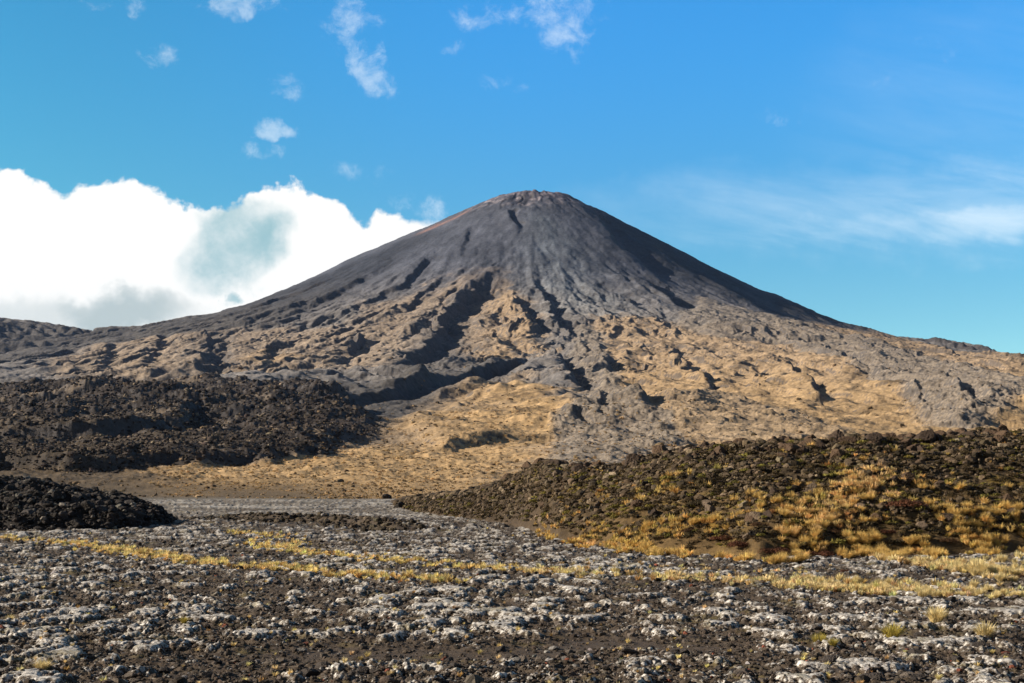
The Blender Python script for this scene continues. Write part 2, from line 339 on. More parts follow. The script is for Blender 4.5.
TANS = [  # outline, strength, softness in metres
    ([(300, 372), (330, 345), (370, 312), (420, 296), (470, 278), (494, 272), (470, 302), (432, 346), (402, 372), (360, 388)], .5, 140),
    ([(478, 288), (500, 280), (522, 300), (535, 330), (545, 360), (500, 374), (466, 368), (452, 330)], .95, 60),
    ([(600, 322), (640, 320), (700, 335), (760, 340), (810, 322), (900, 328), (1150, 340), (1150, 450), (700, 450), (600, 440), (575, 400), (590, 335)], .95, 70),
    ([(-100, 505), (-100, 462), (130, 462), (300, 448), (345, 440), (400, 418), (440, 404), (520, 388), (560, 405), (585, 430), (560, 465), (500, 500), (400, 510)], 1.0, 50),
    ([(560, 425), (640, 412), (760, 420), (900, 440), (900, 470), (560, 470)], .9, 50),
    ([(40, 372), (120, 345), (200, 333), (300, 333), (400, 340), (380, 372), (300, 390), (60, 390)], .5, 70),
    ([(230, 372), (255, 358), (300, 362), (300, 372), (262, 380)], .9, 40),
]
def _w(p, h, a, b):
    u = UP(p); k = u[:, 1].mean() / 2955.0; k2 = max(k, .35); return (u, h * k, a * k2, b * k2)
WU = [_w(p, h, a, b) for (p, h, a, b, _) in WALLS]
def _l(p, h, e, r, c):
    u = UP(p); k = u[:, 1].mean() / 1407.0; return (u, h * k, max(e * k, 10), r, c)
LU = [_l(*a) for a in LOBES]      # thickness given as seen (1/1407 of the distance)
TU = [(UP(p), s, e) for (p, s, e) in TANS]
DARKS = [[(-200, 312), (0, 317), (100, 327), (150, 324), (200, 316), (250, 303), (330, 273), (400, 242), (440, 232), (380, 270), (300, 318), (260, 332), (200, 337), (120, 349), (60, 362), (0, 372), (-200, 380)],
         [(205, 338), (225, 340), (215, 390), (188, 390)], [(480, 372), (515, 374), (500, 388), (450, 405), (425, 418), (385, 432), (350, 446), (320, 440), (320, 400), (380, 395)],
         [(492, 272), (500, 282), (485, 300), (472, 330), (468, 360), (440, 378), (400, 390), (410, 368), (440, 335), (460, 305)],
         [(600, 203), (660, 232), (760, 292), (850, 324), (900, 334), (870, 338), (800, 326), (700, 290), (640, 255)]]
DU = [UP(p) for p in DARKS]  # darkened albedo: dark ground, plus shade of walls and right flank painted in
ORANGE = UP([(462, 214), (452, 219), (440, 224), (425, 231)])
def sub(X, Y, pts, margin):
    lo = pts.min(0) - margin; hi = pts.max(0) + margin
    return (X > lo[0]) & (X < hi[0]) & (Y > lo[1]) & (Y < hi[1])

def far_land(X, Y, want_col=True):
    """height and base colour of everything beyond the plain"""
    shp = X.shape; X = X.ravel().astype(float); Y = Y.ravel().astype(float)
    rx = X - CXC; ry = CYC - Y; r = np.hypot(rx, ry) + 1
    wob = 22 * sstep(900, 2500, Y) + 5
    Xw = X + wob * fbm(X / 90, Y / 90, 3, 51); Yw = Y + wob * 1.4 * fbm(X / 90, Y / 90, 3, 61)
    b = base(X, Y); Z = b + rough_cone(X, Y) + ero_at(X, Y)
    Z = Z + fbm(X / 140, Y / 170, 4, 35) * 6 * sstep(400, 1300, Y) * sstep(300, 1100, r)
    Z = Z + fbm(X / 45, Y / 60, 3, 36) * 1.3 * sstep(300, 500, Y) * sstep(300, 1100, r)
    rub = np.zeros(X.shape); dark = np.zeros(X.shape); grey = np.zeros(X.shape)
    for p, h, wl, wr in WU:
        m = sub(X, Y, p, 3 * max(wl, wr) * 0.8 + 30)
        if not m.any(): continue
        d, s, t = line_dist(Xw[m], Yw[m], p)
        # travelling downhill (towards the viewer) the right-hand side as seen in the view is travel-left
        right = s < 0
        if h > 0:
            taper = sstep(0, 0.12, t) * 0.85 + 0.15; taper = taper * (1 - 0.8 * sstep(0.7, 1, t))
            prof = np.where(right, .42 - np.where(d < wr, sstep(0, wr, d), 1.0) * (.42 + .55 * np.exp(-((d - wr).clip(0) / (wl * .35)) ** 2)) , .42 * np.exp(-(d / (wl * .6)) ** 2))
            endt = ((t > 0) & (t < 1)) | (d < wr)
            prof = np.where(endt, prof, prof * np.exp(-((d - wr) / (wr * 1.2)) ** 2))
            Z[m] += h * taper * prof
    for p, h, e, rr, c in LU:
        m = sub(X, Y, p, 3 * e)
        if not m.any(): continue
        sd = poly_sdf(Xw[m], Yw[m], p) + e * 0.35 + e * (1.0 * fbm(X[m] / 60, Y[m] / 90, 3, 72) if c == 'dark' else 0)
        k = sstep(0, e, sd); Z[m] += h * k * (1 + .15 * fbm(X[m] / 80, Y[m] / 80, 2, 71))
        rub[m] = np.maximum(rub[m], sstep(-e * .6, e * .2, sd) * rr)
        if c == 'dark': dark[m] = np.maximum(dark[m], sstep(-e * .3, e * .5, sd))
        elif c == 'grey': grey[m] = np.maximum(grey[m], sstep(-e * .3, e * .5, sd))
        elif c == 'grey2': grey[m] = np.maximum(grey[m], .35 * sstep(-e * .3, e * .5, sd))
    mid = (1 - .55 * sstep(350, 850, -X)) * sstep(1000, 1900, Y) * sstep(350, 1300, r) * (1 - sstep(0, 800, Y - CYC))
    Z = Z + mid * (ridged(Xw / 75, Yw / 100, 4, 41, .6) * 4.6 + ridged(Xw / 24, Yw / 34, 3, 45, .6) * 2.0)
    nearf = sstep(310, 420, Y) * (1 - sstep(1100, 1900, Y))
    Z = Z + nearf * (fbm(X / 11, Y / 14, 4, 47, .6) * 1.9 + fbm(X / 40, Y / 55, 3, 49) * 4.5 * sstep(380, 700, Y) + ridged(Xw / 85, Yw / 110, 3, 50, .5) * 4.5 * sstep(600, 900, Y) + fbm(X / 170, Y / 200, 2, 52) * 9 * sstep(600, 1000, Y))
    # blocky lava surface
    sc_ = np.clip(Y / 900.0, 0.45, 2.2)
    blk = ridged(X / 16, Y / 20, 3, 81, .6) * 1.0 + np.abs(fbm(X / 7, Y / 8, 3, 84)) * 1.2
    sc_ = sc_ * (1 - .72 * sstep(1100, 1800, Y)); Z = Z + rub * blk * 2.6 * sc_ + rub * fbm(X / 45, Y / 60, 3, 87) * (3 + 2.5 * dark) * sc_
    Z = Z + (1 - rub) * fbm(X / 14, Y / 18, 3, 90) * 0.55 * sstep(500, 1500, Y) * 1.6
    # crater rim
    Z = Z + np.exp(-((r - 118) / 30) ** 2) * (3 + 13 * fbm(np.arctan2(rx, ry) * 4, r / 80, 4, 95, .6)) - 38 * np.exp(-(r / 62) ** 2) - 14 * np.exp(-(((X - CXC + 20) / 42) ** 2 + ((Y - (CYC - 215)) / 60) ** 2))
    Z = Z + ridged(np.arctan2(rx, ry) * 11 + fbm(X / 60, Y / 60, 2, 96), r / 200, 3, 97) * 5 * np.exp(-((r - 190) / 90) ** 2)
    # plain: tiny relief, quieter near 300 m so that it meets the near sheet
    Z = np.where(Y < 300.01, 0.0, Z) if False else Z
    Z = Z * sstep(285, 420, Y) + (1 - sstep(285, 420, Y)) * near_far_blend(X, Y)
    if not want_col: return Z.reshape(shp)
    C = np.empty(X.shape + (3,))
    n1 = fbm(X / 150, Y / 200, 4, 101); n2 = fbm(X / 30, Y / 45, 4, 104)
    cone_dark = np.array([.080, .083, .102])[None] + sstep(600, 1350, r)[:, None] * np.array([.125, .098, .062])
    C[:] = cone_dark
    C *= (1 + .35 * n1 + .25 * n2)[:, None]
    th = np.arctan2(rx, ry)
    streak = .7 * fbm(th * 30 + .9 * fbm(X / 160, Y / 160, 3, 106), np.log(r) * 2.6, 4, 107) + .6 * fbm(X / 55, Y / 80, 4, 109)
    C *= (1 + (.22 + .2 * sstep(300, 900, r)) * streak)[:, None]
    # pale scree chute down the middle, reddish summit
    ch = np.exp(-((th - 0.10 + .05 * n1) / .13) ** 2) * sstep(220, 420, r) * (1 - sstep(1000, 1500, r))
    C += (ch * (.7 + .9 * streak))[:, None].clip(0) * np.array([.080, .090, .092])
    C += (np.exp(-((r - 130) / 75) ** 2) * (.6 + .8 * streak)).clip(0)[:, None] * np.array([.050, .026, .028])
    oc = np.exp(-((r - 185) / 60) ** 2) * sstep(.02, .25, fbm(X / 24, Y / 30, 3, 121)) * (ry > 0)
    C += oc[:, None] * np.array([.19, .15, .14])
    d, _, _ = line_dist(X, Y, ORANGE); C += (np.exp(-(d / 22) ** 2))[:, None] * np.array([.16, .06, .02])
    tan = np.zeros(X.shape)
    for p, s_, e in TU:
        m = sub(X, Y, p, 2 * e)
        if not m.any(): continue
        sd = poly_sdf(Xw[m], Yw[m], p) + e * (.9 * n1[m] + .5 * n2[m] + .3 * streak[m])
        tan[m] = np.maximum(tan[m], s_ * sstep(-e * .5, e * .5, sd))
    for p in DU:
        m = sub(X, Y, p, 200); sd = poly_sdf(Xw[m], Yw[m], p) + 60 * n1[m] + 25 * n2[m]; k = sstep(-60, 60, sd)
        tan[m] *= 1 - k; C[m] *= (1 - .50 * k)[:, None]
    tan = tan * (1 - .95 * dark) * (1 - .65 * grey)
    n3 = fbm(X / 60, Y / 90, 4, 111); n4 = fbm(X / 9, Y / 14, 3, 115)
    tcol = np.array([.44, .285, .14]) * (1 + .18 * n3 + .15 * n4)[:, None]
    high = sstep(900, 2800, Y)[:, None]
    tcol = tcol * (1 - high) + high * (np.array([.42, .29, .175]) * (1 + .2 * n3 + .2 * n4)[:, None])
    tcol = tcol * (1 - (.55 * sstep(.12, .42, n3 + .35 * n4) * sstep(400, 1300, Y))[:, None])    # heath patches
    C = C * (1 - tan)[:, None] + tcol * tan[:, None]
    grey = grey * .62; C = C * (1 - grey)[:, None] + grey[:, None] * np.array([.27, .215, .16]) * (1 + .3 * n2 + .3 * n4)[:, None]
    dk = dark * (1 - .8 * sstep(.16, .42, fbm(X / 55, Y / 50, 3, 118) + .45 * n4)); far_d = sstep(1200, 2500, Y)
    C = C * (1 - dk)[:, None] + dk[:, None] * np.array([.046, .035, .028]) * (1 + .4 * n2 + .4 * n4)[:, None]
    lo = np.clip(dark - dk, 0, 1); C = C * (1 - lo)[:, None] + lo[:, None] * np.array([.20, .14, .085])
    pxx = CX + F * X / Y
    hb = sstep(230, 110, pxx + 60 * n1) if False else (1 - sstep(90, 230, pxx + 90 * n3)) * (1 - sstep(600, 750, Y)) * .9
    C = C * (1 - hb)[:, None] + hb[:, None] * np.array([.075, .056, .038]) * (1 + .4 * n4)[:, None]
    # brown heath fringe where the grass meets the plain
    fr = sstep(285, 310, Y) * (1 - sstep(330, 430, Y + 60 * n1)) * (.25 + .65 * (1 - sstep(280, 420, pxx))) * sstep(-.5, .1, n3)
    C = C * (1 - fr)[:, None] + fr[:, None] * np.array([.10, .070, .040])
    nb = 1 - sstep(285, 330, Y + 20 * n2); C = C * (1 - nb)[:, None] + nb[:, None] * np.array([.15, .135, .115])
    return Z.reshape(shp), np.clip(C, .01, 1).reshape(shp + (3,)), rub.reshape(shp)

# near plain ------------------------------------------------------------
def gpt(px, py, z=0.0):
    d = (CAMZ - z) * F / (py - HY); return ((px - CX) / F * d, d)
BANK = np.array([gpt(205, 519), gpt(260, 521), gpt(330, 524), gpt(400, 531)])
WASH = np.array([gpt(60, 700), gpt(200, 660), gpt(330, 650), gpt(430, 652), gpt(520, 655), gpt(600, 640), gpt(690, 648)])
def plain_field(X, Y):
    wx = X + .5 * fbm(X / 2.2, Y / 2.2, 3, 201); wy = Y + .5 * fbm(X / 2.2, Y / 2.2, 3, 205)
    m = fbm(wx / 1.05, wy / 2.1, 5, 211, .64) + .22 * fbm(X / 6, Y / 24, 2, 215) + .02 - .03 * sstep(40, 80, Y)
    far = sstep(70, 200, Y)
    m = m * (1 - far * .4) + far * .4 * fbm(X / 18, Y / 22, 4, 218) + .10 * far
    d, _, _ = line_dist(X, Y, WASH); wash = np.exp(-(d / 1.3) ** 2) * (1 - .8 * (1 - sstep(-8, -4, X)))
    db, _, _ = line_dist(X, Y, BANK)
    return m - .8 * wash - .5 * np.exp(-(db / 2.0) ** 2), wash
def near_far_blend(X, Y):
    return .12 * fbm(X / 25, Y / 25, 2, 221)
def near_land(X, Y, want_col=False):
    shp = X.shape; X = X.ravel().astype(float); Y = Y.ravel().astype(float)
    m, wash = plain_field(X, Y)
    li = sstep(.0, .30, m)
    up = near_far_blend(X, Y)
    fine = 1 - sstep(60, 140, Y)
    Z = up + li * .13 + .10 * np.maximum(m, -.5) - .05 * wash
    rock = np.abs(fbm(X / .75, Y / .75, 4, 231, .6))
    Z += rock * .20 * (1 - .75 * li) * (1 - .8 * wash) + fbm(X / .28, Y / .28, 3, 241) * .045 * (1 - .8 * wash)
    Z += sstep(75, 130, Y) * (.38 * np.abs(fbm(X / 3, Y / 3.5, 3, 245)) + .1 * fbm(X / 1.2, Y / 1.4, 2, 248))
    d, s, t = line_dist(X, Y, BANK); Z += np.where(s < 0, .45, -.0) * np.exp(-(d / 9) ** 2) * sstep(0, .15, t) * (1 - sstep(.85, 1, t)) * sstep(0, 1.2, d)
    e = sstep(270, 300, Y); Z = Z * (1 - e) + up * e
    if not want_col: return Z.reshape(shp)
    return Z.reshape(shp), m.reshape(shp), wash.reshape(shp)

# right-hand lava ridge, described along bearings from the standing point
RFOOT = [(370, 225), (392, 200), (420, 165), (450, 146), (520, 115), (560, 91), (620, 79), (680, 75), (760, 71), (850, 72), (1024, 77), (1300, 84), (1700, 95)]
RCREST = [(370, 506), (388, 507), (400, 505), (434, 499), (473, 492), (505, 482), (525, 473), (541, 465), (552, 466), (562, 471), (600, 470), (625, 466), (645, 458), (680, 449), (700, 446),
          (760, 441), (820, 439), (880, 436), (930, 435), (1024, 430), (1300, 426), (1700, 430)]
RBACK = [(370, 12), (392, 14), (450, 30), (520, 40), (560, 42), (620, 40), (700, 36), (760, 34), (1024, 38), (1700, 40)]    # foot-to-crest run in metres
def ridge_land(X, Y, want_col=False):
    px = CX + F * X / Y
    foot = interp(px, RFOOT) + 2.5 * fbm(X / 9, Y / 9, 3, 301); run = interp(px, RBACK); cd_ = foot + run
    hc = CAMZ + (HY - interp(px, RCREST)) * cd_ / F - .75 * sstep(560, 640, px) - .35 * sstep(400, 470, px) * (1 - sstep(520, 640, px))
    t = (Y - foot) / run
    prof = np.where(t < 1, np.sin(np.clip(t, 0, 1) * np.pi / 2) ** .95, 1.0)
    back = sstep(1.0 + 45 / run, 1.0 + 130 / run, t)
    env = sstep(-.02, .12, t) * (1 - back) * sstep(375, 410, px)
    Z = hc * prof * (1 - back) - back * 1.5 - 0.5 * (1 - sstep(-.05, .06, t)) - 1.5 * (1 - sstep(372, 392, px))
    Z += env * (.55 * fbm(X / 9, Y / 9, 3, 311) + .55 * np.abs(fbm(X / 2.6, Y / 2.6, 4, 315, .6)) + .45 * ridged(X / 4.2, Y / 4.2, 3, 321, .6) * sstep(.25, .7, t) + .10 * fbm(X / .7, Y / .7, 3, 325))
    if want_col: return Z, t, px, env
    return Z
# left-hand black lava mound
MOUND_FOOT = [(-700, 95), (-300, 98), (0, 108), (60, 109), (110, 112), (150, 118), (168, 124), (185, 134)]
MOUND_CREST = [(-700, 462), (-300, 470), (-60, 482), (0, 484), (40, 489), (80, 497), (120, 505), (150, 512), (168, 519), (185, 530)]
def mound_land(X, Y, want_col=False):
    px = CX + F * X / Y
    foot = interp(px, MOUND_FOOT) + 1.5 * fbm(X / 6, Y / 6, 3, 401); run = np.interp(px, [-700, 0, 185], [40, 26, 8])
    hc = CAMZ + (HY - interp(px, MOUND_CREST)) * (foot + run) / F
    t = (Y - foot) / run; back = sstep(1.6, 3.4, t); prof = np.sin(np.clip(t, 0, 1) * np.pi / 2)
    env = sstep(-.02, .15, t) * (1 - back) * (1 - sstep(160, 185, px))
    Z = np.maximum(hc, .2) * prof * (1 - back) * (1 - sstep(150, 190, px)) - back * 1.2 - .5 * (1 - sstep(-.05, .1, t)) - 1.2 * sstep(172, 195, px)
    Z += env * (.8 * fbm(X / 6, Y / 6, 3, 411) + .8 * np.abs(fbm(X / 2.0, Y / 2.0, 4, 415, .6)) + .5 * ridged(X / 3.2, Y / 3.2, 3, 421, .6))
    if want_col: return Z, t, px, env
    return Z

# ------------------------------------------------------------------ mesh building
def make_mesh(name, V_, Fc, color=None, smooth=True, attrs=None):
    me = bpy.data.meshes.new(name); nv = len(V_); nf, k = Fc.shape
    me.vertices.add(nv); me.vertices.foreach_set('co', np.ascontiguousarray(V_, np.float32).ravel())
    me.loops.add(nf * k); me.loops.foreach_set('vertex_index', np.ascontiguousarray(Fc, np.int32).ravel())
    me.polygons.add(nf); me.polygons.foreach_set('loop_start', np.arange(0, nf * k, k, dtype=np.int32))
    me.polygons.foreach_set('loop_total', np.full(nf, k, np.int32))
    me.polygons.foreach_set('use_smooth', np.full(nf, bool(smooth)))
    if color is not None:
        a = me.color_attributes.new('tint', 'FLOAT_COLOR', 'POINT'); c = np.ones((nv, 4), np.float32); c[:, :3] = color; a.data.foreach_set('color', c.ravel())
    for n_, v_ in (attrs or {}).items():
        a = me.attributes.new(n_, 'FLOAT', 'POINT'); a.data.foreach_set('value', np.ascontiguousarray(v_, np.float32).ravel())
    me.update(calc_edges=True); return me
def fan(cols, rows):
    PXg, D = np.meshgrid(cols, rows); return (PXg - CX) / F * D, D
def grid_faces(nr, nc):
    i = np.arange(nr * nc).reshape(nr, nc)
    return np.stack([i[:-1, :-1], i[:-1, 1:], i[1:, 1:], i[1:, :-1]], -1).reshape(-1, 4)
def tag(o, label=None, cat=None, group=None, kind=None):
    if label: o['label'] = label
    if cat: o['category'] = cat
    if group: o['group'] = group
    if kind: o['kind'] = kind
    return o
def link(name, me, mat=None, loc=(0, 0, 0)):
    o = bpy.data.objects.new(name, me); col.objects.link(o); o.location = loc
    if mat and not me.materials: me.materials.append(mat)
    return o

def mat_land(name, near=False, bump=0.5, s1=0.06, s2=0.6, rough=0.95, dark=0.35):
    m = bpy.data.materials.new(name); m.use_nodes = True; n = NT(m.node_tree); b = m.node_tree.nodes['Principled BSDF']
    b.inputs['Roughness'].default_value = rough; b.inputs['Specular IOR Level'].default_value = 0.15
    geo = n.node('ShaderNodeNewGeometry').outputs['Position']
    at = n.node('ShaderNodeAttribute', attribute_name='tint').outputs['Color']
    a = n.noise(geo, s1, 6, .65); c = n.noise(geo, s2, 6, .7)
    v = n.m('ADD', n.m('MULTIPLY', n.m('SUBTRACT', a, .5), 1.2), n.m('MULTIPLY', n.m('SUBTRACT', c, .5), 2.0))
    v = n.m('MAXIMUM', n.m('MULTIPLY_ADD', v, dark * 2, 1.0), 0.15)
    colr = n.mix(1.0, at, n.xyz(v, v, v), 'MULTIPLY')
    bp = n.node('ShaderNodeBump'); bp.inputs['Strength'].default_value = bump; bp.inputs['Distance'].default_value = 0.5 / s2
    n.l.new(c, bp.inputs['Height'])
    n.l.new(colr, b.inputs['Base Color']); n.l.new(bp.outputs[0], b.inputs['Normal'])
    return m

# mountain and everything beyond 285 m
colsM = np.concatenate([np.arange(-420, -30, 4.0), np.arange(-30, 1054, 1.0), np.arange(1054, 1450, 4.0)])
rowsM = np.concatenate([np.geomspace(292, 1500, 440)[:-1], np.arange(1500, 4460, 6.0), np.arange(4460, 7500, 60.0)])
X, Y = fan(colsM, rowsM)
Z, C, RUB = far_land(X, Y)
log('far land', X.shape)
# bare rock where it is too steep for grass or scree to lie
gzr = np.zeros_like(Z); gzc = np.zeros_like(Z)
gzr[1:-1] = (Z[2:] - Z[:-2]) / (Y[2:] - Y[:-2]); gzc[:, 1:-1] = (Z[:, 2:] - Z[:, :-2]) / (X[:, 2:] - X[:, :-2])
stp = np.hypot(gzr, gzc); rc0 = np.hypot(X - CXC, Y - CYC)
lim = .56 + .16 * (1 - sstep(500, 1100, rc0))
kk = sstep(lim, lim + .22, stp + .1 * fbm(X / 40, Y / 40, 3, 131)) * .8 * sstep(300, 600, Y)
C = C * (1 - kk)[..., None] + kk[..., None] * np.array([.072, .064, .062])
ri = int(np.searchsorted(rowsM, 560)); nc = len(colsM)
def sheet(name, a, b, mat):
    v = np.stack([X[a:b], Y[a:b], Z[a:b]], -1).reshape(-1, 3)
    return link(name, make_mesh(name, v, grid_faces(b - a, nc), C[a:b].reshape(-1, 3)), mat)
m_far = mat_land('volcanic_slope', bump=.55, s1=.02, s2=.16, dark=.42)
m_mid = mat_land('tussock_flat_ground', bump=.6, s1=.08, s2=.6, dark=.40)
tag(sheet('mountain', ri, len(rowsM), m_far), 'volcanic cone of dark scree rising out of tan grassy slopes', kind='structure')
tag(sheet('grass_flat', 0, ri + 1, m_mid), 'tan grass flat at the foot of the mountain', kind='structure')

# near plain
rowsN = np.concatenate([np.linspace(3, 20, 18)[:-1], 1 / np.linspace(1 / 20.0, 1 / 292.0, 640)])
colsN = np.concatenate([np.arange(-500, -40, 5.0), np.arange(-40, 1064, 1.0), np.arange(1064, 1530, 5.0)])
Xn, Yn = fan(colsN, rowsN)
Zn, Mn, Wn = near_land(Xn, Yn, True)
Zn[-1] = np.interp(colsN, colsM, Z[0])
m_near = bpy.data.materials.new('gravel_and_lichen_crust'); m_near.use_nodes = True
n = NT(m_near.node_tree); b = m_near.node_tree.nodes['Principled BSDF']; b.inputs['Roughness'].default_value = .95; b.inputs['Specular IOR Level'].default_value = .12
geo = n.node('ShaderNodeNewGeometry').outputs['Position']
crust = n.node('ShaderNodeAttribute', attribute_name='crust').outputs['Fac']; wash = n.node('ShaderNodeAttribute', attribute_name='wash').outputs['Fac']
far_ = n.node('ShaderNodeAttribute', attribute_name='silt').outputs['Fac']
f1 = n.noise(geo, 6.0, 8, .72); f2 = n.noise(geo, 1.3, 5, .65); f3 = n.noise(geo, 22.0, 4, .7)
cm = n.m('ADD', crust, n.m('ADD', n.m('MULTIPLY', n.m('SUBTRACT', f1, .5), 1.5), n.m('MULTIPLY', n.m('SUBTRACT', f3, .5), .9)))
cm = n.sm(cm, .05, .32)
dk = n.mix(f2, (.048, .034, .023, 1), (.105, .075, .050, 1)); dk = n.mix(n.sm(f3, .45, .75), dk, (.135, .105, .080, 1))
dk = n.mix(wash, dk, (.085, .062, .045, 1))
wh = n.mix(n.sm(f1, .35, .7), (.26, .225, .19, 1), (.74, .68, .61, 1)); wh = n.mix(n.sm(f2, .52, .7), wh, (.42, .37, .27, 1))
cc = n.mix(cm, dk, wh)
cc = n.mix(n.m('MULTIPLY', far_, n.sm(f2, .3, .6)), cc, (.25, .215, .175, 1))
mo = n.noise(geo, .5, 5, .6); cc = n.mix(n.m('MULTIPLY', n.sm(mo, .56, .66), .55), cc, (.13, .10, .035, 1))
n.l.new(cc, b.inputs['Base Color'])
bp = n.node('ShaderNodeBump'); bp.inputs['Strength'].default_value = .7; bp.inputs['Distance'].default_value = .06
n.l.new(n.m('ADD', f1, n.m('MULTIPLY', f3, .5)), bp.inputs['Height']); n.l.new(bp.outputs[0], b.inputs['Normal'])
silt = sstep(130, 175, Yn) * (.45 + .9 * fbm(Xn / 12, Yn / 20, 3, 251)) * (1 - sstep(-.05, .1, (CX + F * Xn / Yn - 470) / 1000.0))
me = make_mesh('gravel_plain', np.stack([Xn, Yn, Zn], -1).reshape(-1, 3), grid_faces(len(rowsN), len(colsN)), None, True,
               {'crust': Mn, 'wash': Wn, 'silt': np.clip(silt, 0, 1)})
tag(link('gravel_plain', me, m_near), 'flat plain of dark gravel with whitish lichen crust', kind='structure')
log('near plain', Xn.shape)

# right ridge
colsR = np.concatenate([np.arange(368, 1040, .9), np.arange(1040, 1500, 3)]); rowsR = np.geomspace(64, 420, 520)
Xr, Yr = fan(colsR, rowsR); Zr, tr, pr, env = ridge_land(Xr, Yr, True)
def ridge_color(X, Y, t, px):
    n1 = fbm(X / 5, Y / 5, 4, 331); n2 = fbm(X / 1.1, Y / 1.1, 3, 335); n3 = fbm(X / 14, Y / 9, 3, 338)
    c = np.array([.064, .044, .025]) * (1 + .45 * n1 + .4 * n2)[..., None]
    moss = sstep(.26, .5, n1 + .35 * n3 + .10 * sstep(.7, 1, t)) * .8
    c = c * (1 - moss)[..., None] + moss[..., None] * np.array([.19, .125, .022])
    gr = (1 - sstep(.12, .5, t + .22 * n3)) * sstep(520, 640, px) * .8
    c = c * (1 - gr)[..., None] + gr[..., None] * np.array([.13, .080, .032]) * (1 + .4 * n2)[..., None]
    lf = (1 - sstep(500, 620, px)) * .5
    c = c * (1 - lf)[..., None] + lf[..., None] * np.array([.060, .040, .026])
    return np.clip(c, .01, 1)
Cr = ridge_color(Xr, Yr, tr, pr)
m_ridge = mat_land('heath_covered_lava', bump=.8, s1=.4, s2=3.0, dark=.5)
tag(link('lava_ridge', make_mesh('lava_ridge', np.stack([Xr, Yr, Zr], -1).reshape(-1, 3), grid_faces(len(rowsR), len(colsR)), Cr.reshape(-1, 3)), m_ridge),
    'long low ridge of brown lava rubble on the right', kind='structure')
# left mound
colsL = np.concatenate([np.arange(-500, -20, 4), np.arange(-20, 196, .9)]); rowsL = np.geomspace(92, 240, 300)
Xl, Yl = fan(colsL, rowsL); Zl, tl, pl, el = mound_land(Xl, Yl, True)
nl = fbm(Xl / 3, Yl / 3, 4, 431)
Cl = np.clip(np.array([.035, .029, .025]) * (1 + .5 * nl)[..., None], .01, 1)
m_mound = mat_land('black_lava', bump=.8, s1=.4, s2=3.0, dark=.4)
tag(link('lava_mound', make_mesh('lava_mound', np.stack([Xl, Yl, Zl], -1).reshape(-1, 3), grid_faces(len(rowsL), len(colsL)), Cl.reshape(-1, 3)), m_mound),
    'low tongue of near-black lava at the left edge of the plain', kind='structure')
log('ridges')
# haze: thin even air over the whole scene
HB = np.array([(x, y, z) for z in (-12, 1000) for y in (-60, 7600) for x in (-5200, 5200)], float)
hz = make_mesh('haze', HB, np.array([(0, 2, 3, 1), (4, 5, 7, 6), (0, 1, 5, 4), (2, 6, 7, 3), (0, 4, 6, 2), (1, 3, 7, 5)]), None, False)
mh = bpy.data.materials.new('thin_air'); mh.use_nodes = True; mh.node_tree.nodes.clear()
pv = mh.node_tree.nodes.new('ShaderNodeVolumePrincipled'); pv.inputs['Color'].default_value = (.38, .58, 1, 1); pv.inputs['Density'].default_value = 0.000011; pv.inputs['Anisotropy'].default_value = .2
om = mh.node_tree.nodes.new('ShaderNodeOutputMaterial'); mh.node_tree.links.new(pv.outputs[0], om.inputs['Volume'])
tag(link('haze', hz, mh), 'thin bluish air between the viewer and the mountain', 'haze', kind='stuff')

# ------------------------------------------------------------------ rocks, tussocks, shrubs
def ico(sub=1):
    t = (1 + 5 ** .5) / 2
    v = [(-1, t, 0), (1, t, 0), (-1, -t, 0), (1, -t, 0), (0, -1, t), (0, 1, t), (0, -1, -t), (0, 1, -t), (t, 0, -1), (t, 0, 1), (-t, 0, -1), (-t, 0, 1)]
    f = [(0, 11, 5), (0, 5, 1), (0, 1, 7), (0, 7, 10), (0, 10, 11), (1, 5, 9), (5, 11, 4), (11, 10, 2), (10, 7, 6), (7, 1, 8), (3, 9, 4), (3, 4, 2), (3, 2, 6), (3, 6, 8), (3, 8, 9), (4, 9, 5), (2, 4, 11), (6, 2, 10), (8, 6, 7), (9, 8, 1)]
    v = [np.array(p) / np.linalg.norm(p) for p in v]
    for _ in range(sub):
        cache = {}; nf = []
        def mid(a, b):
            k = (min(a, b), max(a, b))
            if k not in cache: p = v[a] + v[b]; v.append(p / np.linalg.norm(p)); cache[k] = len(v) - 1
            return cache[k]
        for a, b_, c in f:
            x, y, z = mid(a, b_), mid(b_, c), mid(c, a); nf += [(a, x, z), (b_, y, x), (c, z, y), (x, y, z)]
        f = nf
    return np.array(v), np.array(f)
def rock_shape(seed, sub=2, flat=.7, facets=9):
    v, f = ico(sub); r = np.random.default_rng(seed)
    nrm = r.normal(size=(facets, 3)); nrm /= np.linalg.norm(nrm, axis=1)[:, None]; dd = r.uniform(.55, .95, facets)
    s = np.full(len(v), 1.15)
    for k in range(facets):                              # chop the ball by random planes: angular blocks
        dt = v @ nrm[k]; s = np.where(dt > 1e-3, np.minimum(s, dd[k] / np.maximum(dt, 1e-3)), s)
    s = s * (1 + (.035 if sub > 1 else .11) * r.normal(size=len(v)))
    v = v * s[:, None] * np.array([1, r.uniform(.7, 1), flat]); return v, f
ROCKS_LO = [rock_shape(i, 1, .7, 7) for i in range(10)]
ROCKS_HI = [rock_shape(50 + i, 3, .75, 11) for i in range(8)]
